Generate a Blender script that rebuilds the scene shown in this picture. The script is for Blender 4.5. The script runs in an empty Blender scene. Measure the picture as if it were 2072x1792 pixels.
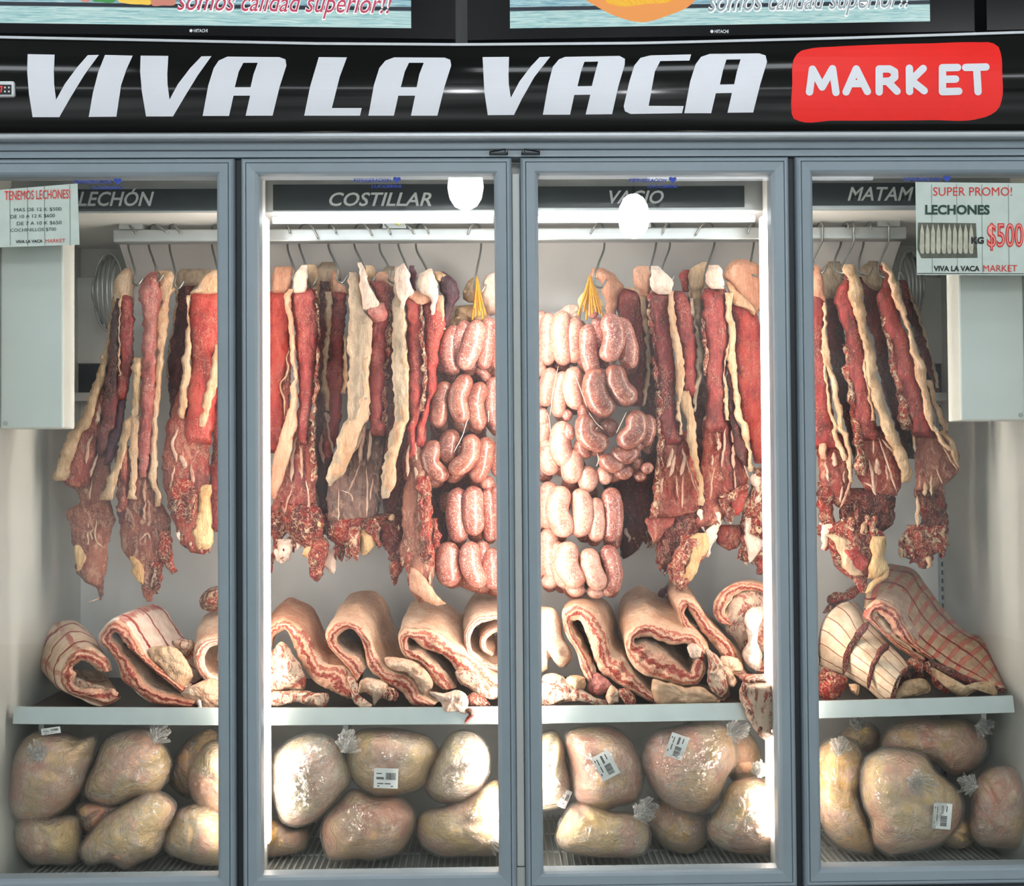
import bpy, bmesh, math, random
import numpy as np
from mathutils import Vector, Matrix

# ------------------------------------------------------------------ camera, world, exposure
W, H = 2072, 1792
CAM = np.array([-0.05456, -2.4, 1.39333])
YAW, PITCH, ROLL, F = 0.01734, 0.01959, -0.007504, 2254.26
_f = np.array([math.sin(YAW)*math.cos(PITCH), math.cos(YAW)*math.cos(PITCH), math.sin(PITCH)])
_r = np.array([math.cos(YAW), -math.sin(YAW), 0.0]); _u = np.cross(_r, _f)
R_ = math.cos(ROLL)*_r + math.sin(ROLL)*_u
U_ = -math.sin(ROLL)*_r + math.cos(ROLL)*_u
scene = bpy.context.scene
COL = scene.collection
cam = bpy.data.cameras.new('camera'); camo = bpy.data.objects.new('camera', cam); COL.objects.link(camo)
cam.sensor_fit = 'HORIZONTAL'; cam.sensor_width = 36.0; cam.lens = 36.0*F/W
cam.clip_start = 0.02; cam.clip_end = 60
M4 = Matrix(((R_[0], U_[0], -_f[0], CAM[0]), (R_[1], U_[1], -_f[1], CAM[1]), (R_[2], U_[2], -_f[2], CAM[2]), (0, 0, 0, 1)))
camo.matrix_world = M4
scene.camera = camo
vs = scene.view_settings
scene.display_settings.display_device = 'sRGB'
vs.view_transform = 'Standard'; vs.look = 'None'; vs.exposure = 0.0; vs.gamma = 1.0; vs.use_curve_mapping = False
scene.cycles.max_bounces = 8; scene.cycles.diffuse_bounces = 3; scene.cycles.glossy_bounces = 3
scene.cycles.transmission_bounces = 4; scene.cycles.transparent_max_bounces = 24
scene.cycles.caustics_reflective = False; scene.cycles.caustics_refractive = False
scene.cycles.sample_clamp_indirect = 6.0
scene.cycles.use_denoising = True
scene.cycles.use_adaptive_sampling = True; scene.cycles.adaptive_threshold = 0.015

WORLD_STRENGTH = 1.4
TUBE_STRENGTH = 14.0      # ceiling tubes of the shop
STRIP_STRENGTH = 24.0     # vertical light strips on the cabinet mullions
TOP_FILL_STRENGTH = 5.0        # added fill light under the cabinet ceiling
wd = bpy.data.worlds.new('shop_daylight'); scene.world = wd; wd.use_nodes = True
_nt = wd.node_tree
_bg = _nt.nodes['Background']; _bg.inputs[1].default_value = WORLD_STRENGTH
_tc = _nt.nodes.new('ShaderNodeTexCoord'); _mp = _nt.nodes.new('ShaderNodeMapping')
_mp.inputs['Scale'].default_value = (2.2, 2.2, 5.0)
_nz = _nt.nodes.new('ShaderNodeTexNoise'); _nz.inputs['Scale'].default_value = 1.6; _nz.inputs['Detail'].default_value = 5
_rp = _nt.nodes.new('ShaderNodeValToRGB')
_rp.color_ramp.elements[0].position = 0.36; _rp.color_ramp.elements[0].color = (0.13, 0.15, 0.15, 1)
_rp.color_ramp.elements[1].position = 0.68; _rp.color_ramp.elements[1].color = (1.5, 1.6, 1.62, 1)
_nt.links.new(_tc.outputs['Generated'], _mp.inputs[0]); _nt.links.new(_mp.outputs[0], _nz.inputs['Vector'])
_nt.links.new(_nz.outputs['Fac'], _rp.inputs[0]); _nt.links.new(_rp.outputs[0], _bg.inputs[0])

def P(px, py, Y):
    """the point of the plane y = Y that stands at this place of the photograph"""
    px = np.asarray(px, float); py = np.asarray(py, float); Y = np.asarray(Y, float)
    a = (px - W/2)/F; b = -(py - H/2)/F
    d = _f + a[..., None]*R_ + b[..., None]*U_
    t = (Y - CAM[1])/d[..., 1]
    return CAM + d*t[..., None]

def PX(Pt):
    d = np.asarray(Pt, float) - CAM; z = d@_f
    return W/2 + F*(d@R_)/z, H/2 - F*(d@U_)/z

# ------------------------------------------------------------------ small helpers
def lin(c):
    if isinstance(c, str): c = [int(c[i:i+2], 16)/255 for i in (0, 2, 4)]
    return tuple((v/12.92 if v <= 0.04045 else ((v+0.055)/1.055)**2.4) for v in c) + (1.0,)

def vnoise(p, seed=0):
    p = np.asarray(p, float); i = np.floor(p).astype(np.int64); f = p - i; f = f*f*(3-2*f)
    def h(a, b, c):
        n = (a*374761393 + b*668265263 + c*2147483647 + seed*1274126177) & 0x7fffffff
        n = ((n ^ (n >> 13))*1274126177) & 0x7fffffff
        return ((n ^ (n >> 16)) & 0xffff)/32768.0 - 1.0
    x, y, z = i[..., 0], i[..., 1], i[..., 2]; fx, fy, fz = f[..., 0], f[..., 1], f[..., 2]
    r = 0
    for dx in (0, 1):
        for dy in (0, 1):
            for dz in (0, 1):
                w = (fx if dx else 1-fx)*(fy if dy else 1-fy)*(fz if dz else 1-fz)
                r = r + w*h(x+dx, y+dy, z+dz)
    return r

def fbm(p, seed=0, o=3):
    p = np.asarray(p, float); s = 0; a = 1.0
    for k in range(o):
        s = s + a*vnoise(p*(2.03**k), seed+17*k); a *= 0.5
    return s

def spl(pts, n, closed=False):
    """resampled smooth curve through the rows of pts (columns: any)"""
    p = np.asarray(pts, float)
    if closed: p = np.vstack([p, p[:1]])
    d = np.r_[0, np.cumsum(np.linalg.norm(np.diff(p[:, :2], axis=0), axis=1) + 1e-6)]
    m = np.gradient(p, d, axis=0)
    if closed:
        c = ((p[1]-p[0])/(d[1]-d[0]) + (p[-1]-p[-2])/(d[-1]-d[-2]))/2; m[0] = c; m[-1] = c
    t = np.linspace(0, d[-1], n+1 if closed else n)
    if closed: t = t[:-1]
    k = np.clip(np.searchsorted(d, t, side='right')-1, 0, len(d)-2)
    h = (d[k+1]-d[k])[:, None]; s = ((t-d[k])[:, None])/h
    return ((2*s**3-3*s**2+1)*p[k] + (s**3-2*s**2+s)*h*m[k] + (-2*s**3+3*s**2)*p[k+1] + (s**3-s**2)*h*m[k+1])

CR = {'a': (100, 500, 4.843), 'b': (100, 850, 4.843), 'c': (540, 520, 5.432), 'd': (720, 520, 5.432), 'e': (540, 830, 4.844),
      'f': (720, 830, 4.596), 'g': (1085, 520, 5.43), 'h': (1085, 830, 4.596), 'i': (1290, 520, 5.43), 'j': (1290, 830, 4.842),
      'k': (1640, 500, 4.844), 'l': (1640, 850, 5.119), 'm': (40, 1170, 5.054), 'n': (535, 1170, 5.972), 'o': (760, 1170, 5.972),
      'p': (1085, 1160, 5.972), 'q': (1310, 1160, 5.12), 'r': (1650, 1110, 5.054), 'A': (0, 320, 3.09), 'C': (480, 320, 3.09),
      'E': (1040, 320, 3.09), 'G': (1600, 320, 3.089), 's': (0, 1400, 3.837), 't': (480, 1400, 3.572), 'v': (1040, 1400, 3.453),
      'w': (1600, 1400, 4.39), 'y': (0, 0, 2.0), 'z': (1036, 0, 2.0), '0': (0, 0, 1.0), 'x': (0, 350, 11.2), 'X': (1840, 350, 7.79)}
def cx(c, x): return CR[c][0] + x/CR[c][2]
def cy(c, y): return CR[c][1] + y/CR[c][2]
def pts_of(s):
    """'m: 10 20, 30 40; b: ...' -> picture points"""
    out = []
    for seg in s.split(';'):
        c, body = seg.strip().split(':')
        for q in body.split(','):
            x, y = q.split(); out.append((cx(c, float(x)), cy(c, float(y))))
    return np.array(out)
def rows_of(s):
    """'a: y xl xr, y xl xr; b: ...' -> rows (y, xl, xr)"""
    out = []
    for seg in s.split(';'):
        c, body = seg.strip().split(':')
        for q in body.split(','):
            v = [float(t) for t in q.split()]
            out.append([cy(c, v[0]), cx(c, v[1]), cx(c, v[2])])
    return np.array(out)

def mesh_obj(name, V, Fc, mat=None, parent=None, uv=None, smooth=True, origin=None):
    me = bpy.data.meshes.new(name)
    V = np.asarray(V, float)
    o = bpy.data.objects.new(name, me); COL.objects.link(o)
    if parent is not None:
        o.parent = parent; V = V - np.array(parent_loc(parent))
    elif origin is not None:
        V = V - np.array(origin); o.location = origin
    me.from_pydata(V.tolist(), [], [list(map(int, f)) for f in Fc])
    if uv is not None:
        l = me.uv_layers.new(name='UVMap')
        idx = np.empty(len(me.loops), dtype=np.int64); me.loops.foreach_get('vertex_index', idx)
        l.data.foreach_set('uv', np.asarray(uv, float)[idx].ravel())
    if smooth:
        me.polygons.foreach_set('use_smooth', np.ones(len(me.polygons), bool))
    if mat is not None: me.materials.append(mat)
    me.validate(); me.update()
    return o

def parent_loc(o):
    l = np.array(o.location)
    while o.parent is not None:
        o = o.parent; l = l + np.array(o.location)
    return l

def tag(o, label, cat, group=None, kind=None):
    o['label'] = label; o['category'] = cat
    if group: o['group'] = group
    if kind: o['kind'] = kind
    return o
def thing(name, label, cat, loc, group=None):
    o = bpy.data.objects.new(name, None); COL.objects.link(o); o.location = tuple(float(v) for v in loc)
    o.empty_display_size = 0.05
    return tag(o, label, cat, group)
def part(name, parent, loc=(0, 0, 0)):
    o = bpy.data.objects.new(name, None); COL.objects.link(o); o.parent = parent; o.location = loc; return o

class MB:
    """collects shapes into one mesh"""
    def __init__(s): s.V = []; s.F = []; s.n = 0
    def add(s, V, Fc):
        V = np.asarray(V, float); s.V.append(V); s.F += [[int(i)+s.n for i in f] for f in Fc]; s.n += len(V); return s
    def box(s, lo, hi, bev=0.0):
        x0, y0, z0 = lo; x1, y1, z1 = hi
        if bev <= 0:
            V = [(x0,y0,z0),(x1,y0,z0),(x1,y1,z0),(x0,y1,z0),(x0,y0,z1),(x1,y0,z1),(x1,y1,z1),(x0,y1,z1)]
            return s.add(V, [(0,3,2,1),(4,5,6,7),(0,1,5,4),(1,2,6,5),(2,3,7,6),(3,0,4,7)])
        bm = bmesh.new(); bmesh.ops.create_cube(bm, size=1)
        for v in bm.verts: v.co = Vector((x0+(v.co.x+.5)*(x1-x0), y0+(v.co.y+.5)*(y1-y0), z0+(v.co.z+.5)*(z1-z0)))
        bmesh.ops.bevel(bm, geom=list(bm.edges), offset=bev, segments=2, affect='EDGES', profile=0.5)
        return s.bm(bm)
    def bm(s, bm):
        bm.verts.index_update()
        s.add([tuple(v.co) for v in bm.verts], [[v.index for v in f.verts] for f in bm.faces]); bm.free(); return s
    def hexa(s, c8):
        return s.add(c8, [(0,3,2,1),(4,5,6,7),(0,1,5,4),(1,2,6,5),(2,3,7,6),(3,0,4,7)])
    def tube(s, path, r, n=8, cap=True):
        p = np.asarray(path, float); m = len(p); r = np.broadcast_to(np.asarray(r, float), (m,))
        t = np.gradient(p, axis=0); t /= np.linalg.norm(t, axis=1)[:, None]+1e-12
        a = np.array([0., 1., 0.]) if abs(t[0][1]) < .9 else np.array([1., 0., 0.])
        V = []
        for i in range(m):
            b = np.cross(t[i], a); b /= np.linalg.norm(b)+1e-12; a = np.cross(b, t[i])
            an = np.arange(n)*2*math.pi/n
            V.append(p[i] + r[i]*(np.cos(an)[:, None]*b + np.sin(an)[:, None]*a))
        Fc = [(i*n+j, i*n+(j+1) % n, (i+1)*n+(j+1) % n, (i+1)*n+j) for i in range(m-1) for j in range(n)]
        if cap: Fc += [tuple(range(n))[::-1], tuple((m-1)*n+j for j in range(n))]
        return s.add(np.vstack(V), Fc)
    def build(s, name, mat, parent=None, smooth=False, origin=None, uv=None):
        return mesh_obj(name, np.vstack(s.V), s.F, mat, parent, uv, smooth, origin)

# ------------------------------------------------------------------ materials
class NT:
    def __init__(s, name):
        s.m = bpy.data.materials.new(name); s.m.use_nodes = True; s.t = s.m.node_tree
        s.b = s.t.nodes['Principled BSDF']; s.out = s.t.nodes['Material Output']
    def n(s, typ, **kw):
        nd = s.t.nodes.new(typ)
        for k, v in kw.items():
            if k.startswith('_'): setattr(nd, k[1:], v)
            else:
                key = int(k[1:]) if k[0] == 'i' and k[1:].isdigit() else k
                sock = nd.inputs[key]
                if isinstance(v, bpy.types.NodeSocket): s.t.links.new(v, sock)
                else: sock.default_value = v
        return nd
    def l(s, a, b): s.t.links.new(a, b)
    def co(s, scale=(1, 1, 1), src='Object'):
        tc = s.n('ShaderNodeTexCoord'); oi = s.n('ShaderNodeObjectInfo')
        rs = s.n('ShaderNodeMath', _operation='MULTIPLY', i0=oi.outputs['Random'], i1=37.0)
        ad = s.n('ShaderNodeVectorMath', _operation='ADD', i0=tc.outputs[src])
        s.l(rs.outputs[0], ad.inputs[1])
        mp = s.n('ShaderNodeMapping', Vector=(ad.outputs[0] if src == 'Object' else tc.outputs[src]), Scale=scale)
        return mp.outputs[0]
    def noise(s, vec, scale, detail=3, rough=.55, dist=0.0):
        return s.n('ShaderNodeTexNoise', Vector=vec, Scale=scale, Detail=detail, Roughness=rough, Distortion=dist).outputs['Fac']
    def ramp(s, fac, stops, interp='LINEAR'):
        r = s.n('ShaderNodeValToRGB', Fac=fac); cr = r.color_ramp; cr.interpolation = interp
        while len(cr.elements) < len(stops): cr.elements.new(0.5)
        for e, (p, c) in zip(cr.elements, stops):
            e.position = p; e.color = lin(c) if isinstance(c, str) else (c, c, c, 1)
        return r.outputs['Color']
    def mix(s, fac, a, b):
        m = s.n('ShaderNodeMix', _data_type='RGBA')
        for k, v in ((0, fac), (6, a), (7, b)):
            if isinstance(v, bpy.types.NodeSocket): s.l(v, m.inputs[k])
            elif isinstance(v, str): m.inputs[k].default_value = lin(v)
            else: m.inputs[k].default_value = v
        return m.outputs[2]
    def math(s, op, a, b=0.0, c=0.0):
        m = s.n('ShaderNodeMath', _operation=op)
        for k, v in enumerate((a, b, c)):
            if isinstance(v, bpy.types.NodeSocket): s.l(v, m.inputs[k])
            else: m.inputs[k].default_value = v
        return m.outputs[0]
    def bump(s, h, strength=.4, dist=.004):
        b = s.n('ShaderNodeBump', Height=h, Strength=strength, Distance=dist); s.l(b.outputs[0], s.b.inputs['Normal']); return b
    def set(s, **kw):
        for k, v in kw.items():
            k = k.replace('_', ' ')
            if isinstance(v, bpy.types.NodeSocket): s.l(v, s.b.inputs[k])
            elif isinstance(v, str): s.b.inputs[k].default_value = lin(v)
            else: s.b.inputs[k].default_value = v
        return s.m

def plain(name, col, rough=.5, metal=0.0, spec=.5, var=.06, scale=14.0, bump=.0):
    t = NT(name); v = t.co()
    n = t.noise(v, scale, 4)
    base = lin(col); k = t.ramp(n, [(.3, 1-var), (.7, 1+var)])
    mm = t.n('ShaderNodeMix', _data_type='RGBA', _blend_type='MULTIPLY'); mm.inputs[0].default_value = 1
    mm.inputs[6].default_value = base; t.l(k, mm.inputs[7])
    if bump: t.bump(n, bump, .002)
    return t.set(Base_Color=mm.outputs[2], Roughness=rough, Metallic=metal, Specular_IOR_Level=spec)

def emit(name, col, strength):
    t = NT(name); c = lin(col)
    t.set(Base_Color=(.03, .03, .03, 1), Roughness=.3, Emission_Color=c, Emission_Strength=strength); return t.m

def lean(name, dark, mid, light, vein='dda792', vamt=.85, rough=.36, stretch=.3, mottle=0.0):
    """raw red meat: fibres along the length, pale flecks and thin veins"""
    t = NT(name); v = t.co((1, 1, stretch)); v2 = t.co((1, 1, .8))
    n1 = t.noise(v, 75, 7, .68, .8)
    n0 = t.noise(t.co((1, 1, .5)), 13, 3, .6)
    mixn = t.math('ADD', t.math('MULTIPLY', n1, .5), t.math('MULTIPLY', n0, .5))
    c = t.ramp(mixn, [(.41, dark), (.5, mid), (.6, light)])
    n2 = t.noise(v2, 210, 3, .6, 2.0)
    fl = t.ramp(n2, [(.58, 0.0), (.64, 1.0)])
    n3 = t.noise(t.co((1, 1, .55)), 60, 3, .55, 2.6)
    ve = t.ramp(t.math('ABSOLUTE', t.math('SUBTRACT', n3, .5)), [(.0, 1.0), (.022, 0.0)])
    gate = t.ramp(t.noise(v2, 24, 2), [(.44, 0.0), (.58, 1.0)])
    f = t.math('MULTIPLY', t.math('MAXIMUM', t.math('MULTIPLY', fl, t.math('ADD', .3, t.math('MULTIPLY', gate, .7))), t.math('MULTIPLY', ve, gate)), vamt)
    c = t.mix(f, c, vein)
    if mottle:
        pt = t.math('MULTIPLY', t.ramp(t.noise(t.co((1, 1, .5)), 38, 5, .68, 1.8), [(.53, 0.0), (.63, 1.0)]), mottle)
        c = t.mix(pt, c, vein)
        dk = t.math('MULTIPLY', t.ramp(t.noise(t.co((1, 1, .6)), 27, 4, .62, 1.2), [(.56, 0.0), (.66, 1.0)]), mottle)
        c = t.mix(dk, c, dark)
    h = t.math('ADD', t.math('ADD', n1, t.math('MULTIPLY', n2, .35)), t.math('MULTIPLY', f, .3))
    t.bump(h, .75, .006)
    rr = t.ramp(n1, [(.35, rough-.1), (.7, rough+.15)])
    return t.set(Base_Color=c, Roughness=rr, Specular_IOR_Level=.5, Coat_Weight=.10, Coat_Roughness=.22)

def fat(name, a, b, red='a8453a', ramt=.4, rough=.5, stretch=.22):
    t = NT(name); v = t.co((1, 1, stretch)); v2 = t.co((1, 1, .6))
    n1 = t.noise(v, 60, 6, .66, .8); n0 = t.noise(v2, 14, 3); n2 = t.noise(v2, 95, 5, .68, 1.6)
    c = t.ramp(t.math('ADD', t.math('MULTIPLY', n1, .55), t.math('MULTIPLY', n0, .45)), [(.4, b), (.6, a)])
    line = t.ramp(t.math('ABSOLUTE', t.math('SUBTRACT', t.noise(v, 34, 3, .6, 1.4), .5)), [(.0, .8), (.016, 0.0)])
    g = t.math('MULTIPLY', t.math('MAXIMUM', t.ramp(n2, [(.57, 0.0), (.67, 1.0)]), line), ramt)
    c = t.mix(g, c, red)
    t.bump(t.math('ADD', n1, t.math('ADD', t.math('MULTIPLY', n2, .5), t.math('MULTIPLY', n0, 1.2))), .85, .008)
    return t.set(Base_Color=c, Roughness=rough, Specular_IOR_Level=.4)

def marbled(name, redc, dark, fatc, thr=.5, scale=42, rough=.4):
    """torn trim: red meat and fat in patches"""
    t = NT(name); v = t.co((1, 1, .6))
    n1 = t.noise(v, scale, 6, .68, 2.6); n2 = t.noise(t.co(), 120, 4, .65, 1.8); n0 = t.noise(v, 26, 5, .65, .8)
    c = t.ramp(n0, [(.4, dark), (.58, redc)])
    f = t.ramp(n1, [(thr, 0.0), (thr+.04, .95)])
    c = t.mix(f, c, fatc)
    c = t.mix(t.ramp(n2, [(.57, 0.0), (.64, .7)]), c, fatc)
    line = t.ramp(t.math('ABSOLUTE', t.math('SUBTRACT', t.noise(v, 30, 4, .6, 2.2), .5)), [(.0, .8), (.02, 0.0)])
    c = t.mix(line, c, fatc)
    c = t.mix(t.ramp(t.noise(v, 55, 3, .6, 1.0), [(.6, 0.0), (.7, .85)]), c, dark)
    t.bump(t.math('ADD', n1, t.math('ADD', t.math('MULTIPLY', n2, .5), n0)), 1.0, .011)
    return t.set(Base_Color=c, Roughness=rough, Specular_IOR_Level=.5, Coat_Weight=.1)

def layered(name, skin='e0b99c', red='ab4a3c', dark='87291f', cream='dfb294', freq=1.0):
    """cut face of a rolled flank: fat and meat in layers across the thickness"""
    t = NT(name); tc = t.n('ShaderNodeTexCoord')
    sx = t.n('ShaderNodeSeparateXYZ', Vector=tc.outputs['UV'])
    v = t.co(); n = t.noise(v, 48, 5, .62, 1.2); nf = t.noise(v, 150, 4, .65, 2.0)
    n0 = t.noise(v, 15, 3, .5, .6)
    d = t.math('ADD', t.math('ADD', sx.outputs['Y'], t.math('MULTIPLY', t.math('SUBTRACT', n0, .5), .75)), t.math('MULTIPLY', t.math('SUBTRACT', n, .5), .7))
    c = t.ramp(d, [(.0, skin), (.13, cream), (.19, red), (.30, 'b86a55'), (.36, cream), (.45, cream), (.51, red), (.62, dark), (.70, red), (.75, cream), (.84, 'cc8a72'), (.93, cream)])
    f = t.ramp(nf, [(.56, 0.0), (.64, .7)])
    c = t.mix(f, c, cream)
    c = t.mix(t.ramp(t.noise(v, 90, 4, .65, 1.4), [(.58, 0.0), (.68, .7)]), c, red)
    t.bump(t.math('ADD', d, t.math('MULTIPLY', nf, .4)), .7, .006)
    return t.set(Base_Color=c, Roughness=.42, Specular_IOR_Level=.5, Coat_Weight=.08)

def rack(name, a='e6cbb2', b='c9a688', line='97352c', nx=9.0, ny=3.0, rib=.35, stripe=0.0):
    """rib lining: pale ribs side by side, red where the saw has cut across"""
    t = NT(name); tc = t.n('ShaderNodeTexCoord')
    v = t.co(); n = t.noise(v, 22, 4, .55, .5); n2 = t.noise(v, 70, 4)
    sx = t.n('ShaderNodeSeparateXYZ', Vector=tc.outputs['UV'])
    wob = t.math('MULTIPLY', t.math('SUBTRACT', n, .5), .35)
    fx = t.math('FRACT', t.math('ADD', t.math('MULTIPLY', sx.outputs['X'], nx), wob))
    fy = t.math('FRACT', t.math('ADD', t.math('MULTIPLY', sx.outputs['Y'], ny), wob))
    dx = t.math('ABSOLUTE', t.math('SUBTRACT', fx, .5)); dy = t.math('ABSOLUTE', t.math('SUBTRACT', fy, .5))
    gx = t.math('MULTIPLY', 0.0 if nx == 0 else t.ramp(dx, [(.0, 1.0), (.05+stripe, .9), (.09+stripe, 0.0)]), t.ramp(n, [(.4, rib), (.6, 1.0)]))
    gy = t.ramp(dy, [(.0, 1.0), (.02 if ny > 5 else .035, 1.0), (.05 if ny > 5 else .06, 0.0)])
    c = t.ramp(t.math('ADD', t.math('MULTIPLY', n, .6), t.math('MULTIPLY', n2, .4)), [(.35, b), (.62, a)])
    c = t.mix(gx, c, 'b4574a'); c = t.mix(gy, c, line)
    h = t.math('SUBTRACT', t.math('ADD', t.math('MULTIPLY', n2, .3), t.math('MULTIPLY', dx, -.0)), t.math('ADD', t.math('MULTIPLY', gx, .5), gy))
    t.bump(h, .7, .006)
    return t.set(Base_Color=c, Roughness=.45, Specular_IOR_Level=.45)

def sausage_mat(name, a, b, speck='f3d9cd', red='a8483f', rough=.3):
    t = NT(name); v = t.co((1, 1, 1))
    n1 = t.noise(v, 30, 4, .6, .6); n2 = t.noise(v, 230, 3, .65, 1.4); n3 = t.noise(v, 170, 3, .6, 1.6)
    c = t.ramp(n1, [(.35, b), (.65, a)])
    c = t.mix(t.ramp(n2, [(.54, 0.0), (.62, .85)]), c, speck)
    c = t.mix(t.ramp(n3, [(.55, 0.0), (.63, .75)]), c, red)
    t.bump(t.math('ADD', t.math('MULTIPLY', n1, 1.0), t.math('MULTIPLY', n2, .25)), .35, .004)
    return t.set(Base_Color=c, Roughness=rough, Specular_IOR_Level=.6, Coat_Weight=.35, Coat_Roughness=.18)

def chicken_mat(name, base, yel, pink):
    t = NT(name); v = t.co()
    n1 = t.noise(v, 11, 4, .55, .6); n2 = t.noise(t.co((1.3, 1, 1)), 16, 4, .6, .8); n3 = t.noise(v, 160, 2)
    c = t.ramp(n1, [(.42, pink), (.5, base), (.58, yel)])
    c = t.mix(t.ramp(n2, [(.56, 0.0), (.74, .75)]), c, 'd9a98d')
    c = t.mix(t.ramp(t.noise(v, 20, 3, .5, 1.0), [(.64, 0.0), (.74, .55)]), c, 'b5705c')
    t.bump(t.math('ADD', n3, t.math('MULTIPLY', n1, 3.0)), .3, .003)
    return t.set(Base_Color=c, Roughness=.42, Specular_IOR_Level=.45)

def bag_mat(name, white=.02, wamt=1.0):
    t = NT(name); v = t.co((1, 1, 1))
    n = t.noise(v, 22, 5, .6, 2.4); n2 = t.noise(v, 55, 4, .65, 3.0)
    wr = t.ramp(t.math('ABSOLUTE', t.math('SUBTRACT', n, .5)), [(.0, 1.0), (.03, 0.0)])
    wr2 = t.ramp(t.math('ABSOLUTE', t.math('SUBTRACT', n2, .5)), [(.0, 1.0), (.025, 0.0)])
    h = t.math('ADD', t.math('MULTIPLY', n, 1.6), n2)
    b = t.n('ShaderNodeBump', Height=h, Strength=.8, Distance=.01)
    t.set(Base_Color=(.9, .9, .87, 1), Roughness=.2, Specular_IOR_Level=.8); t.l(b.outputs[0], t.b.inputs['Normal'])
    tr = t.n('ShaderNodeBsdfTransparent', Color=(.985, .985, .98, 1))
    lw = t.n('ShaderNodeLayerWeight', Blend=.25); lg = t.n('ShaderNodeLayerWeight', Blend=.12); t.l(b.outputs[0], lg.inputs['Normal'])
    gate = t.ramp(t.noise(v, 9, 2), [(.42, 0.0), (.6, 1.0)])
    fac = t.math('ADD', white, t.math('MULTIPLY', t.math('MULTIPLY', gate, wamt), t.math('ADD', t.math('MULTIPLY', wr, .5), t.math('MULTIPLY', wr2, .34))))
    fac = t.math('ADD', fac, t.math('MULTIPLY', lw.outputs['Facing'], .10))
    gl = t.n('ShaderNodeBsdfGlossy', Color=(1, 1, 1, 1), Roughness=.1); t.l(b.outputs[0], gl.inputs['Normal'])
    m1 = t.n('ShaderNodeMixShader'); t.l(fac, m1.inputs[0]); t.l(tr.outputs[0], m1.inputs[1]); t.l(t.b.outputs[0], m1.inputs[2])
    gf = t.math('ADD', .07, t.math('MULTIPLY', lg.outputs['Fresnel'], .7))
    m2 = t.n('ShaderNodeMixShader'); t.l(gf, m2.inputs[0]); t.l(m1.outputs[0], m2.inputs[1]); t.l(gl.outputs[0], m2.inputs[2])
    t.l(m2.outputs[0], t.out.inputs[0]); return t.m

def knot_mat(name):
    t = NT(name); v = t.co(); n = t.noise(v, 90, 4, .6, 1.5)
    b = t.n('ShaderNodeBump', Height=n, Strength=.8, Distance=.006)
    t.set(Base_Color=(.93, .93, .91, 1), Roughness=.25, Specular_IOR_Level=.7); t.l(b.outputs[0], t.b.inputs['Normal'])
    tl = t.n('ShaderNodeBsdfTranslucent', Color=(.95, .95, .93, 1)); tr = t.n('ShaderNodeBsdfTransparent')
    m1 = t.n('ShaderNodeMixShader', i0=.4); t.l(t.b.outputs[0], m1.inputs[1]); t.l(tl.outputs[0], m1.inputs[2])
    m2 = t.n('ShaderNodeMixShader', i0=t.ramp(n, [(.4, .25), (.6, .75)])); t.l(tr.outputs[0], m2.inputs[1]); t.l(m1.outputs[0], m2.inputs[2])
    t.l(m2.outputs[0], t.out.inputs[0]); return t.m

def glass_mat(name):
    t = NT(name)
    tr = t.n('ShaderNodeBsdfTransparent', Color=(.985, .99, .985, 1)); gl = t.n('ShaderNodeBsdfGlossy', Color=(1, 1, 1, 1), Roughness=.0)
    fr = t.n('ShaderNodeLayerWeight', Blend=.5)
    k = t.math('MULTIPLY_ADD', t.math('POWER', fr.outputs['Facing'], 4.0), .4, .013)
    m = t.n('ShaderNodeMixShader', i0=k, i1=tr.outputs[0], i2=gl.outputs[0]); t.l(m.outputs[0], t.out.inputs[0]); return t.m

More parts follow.
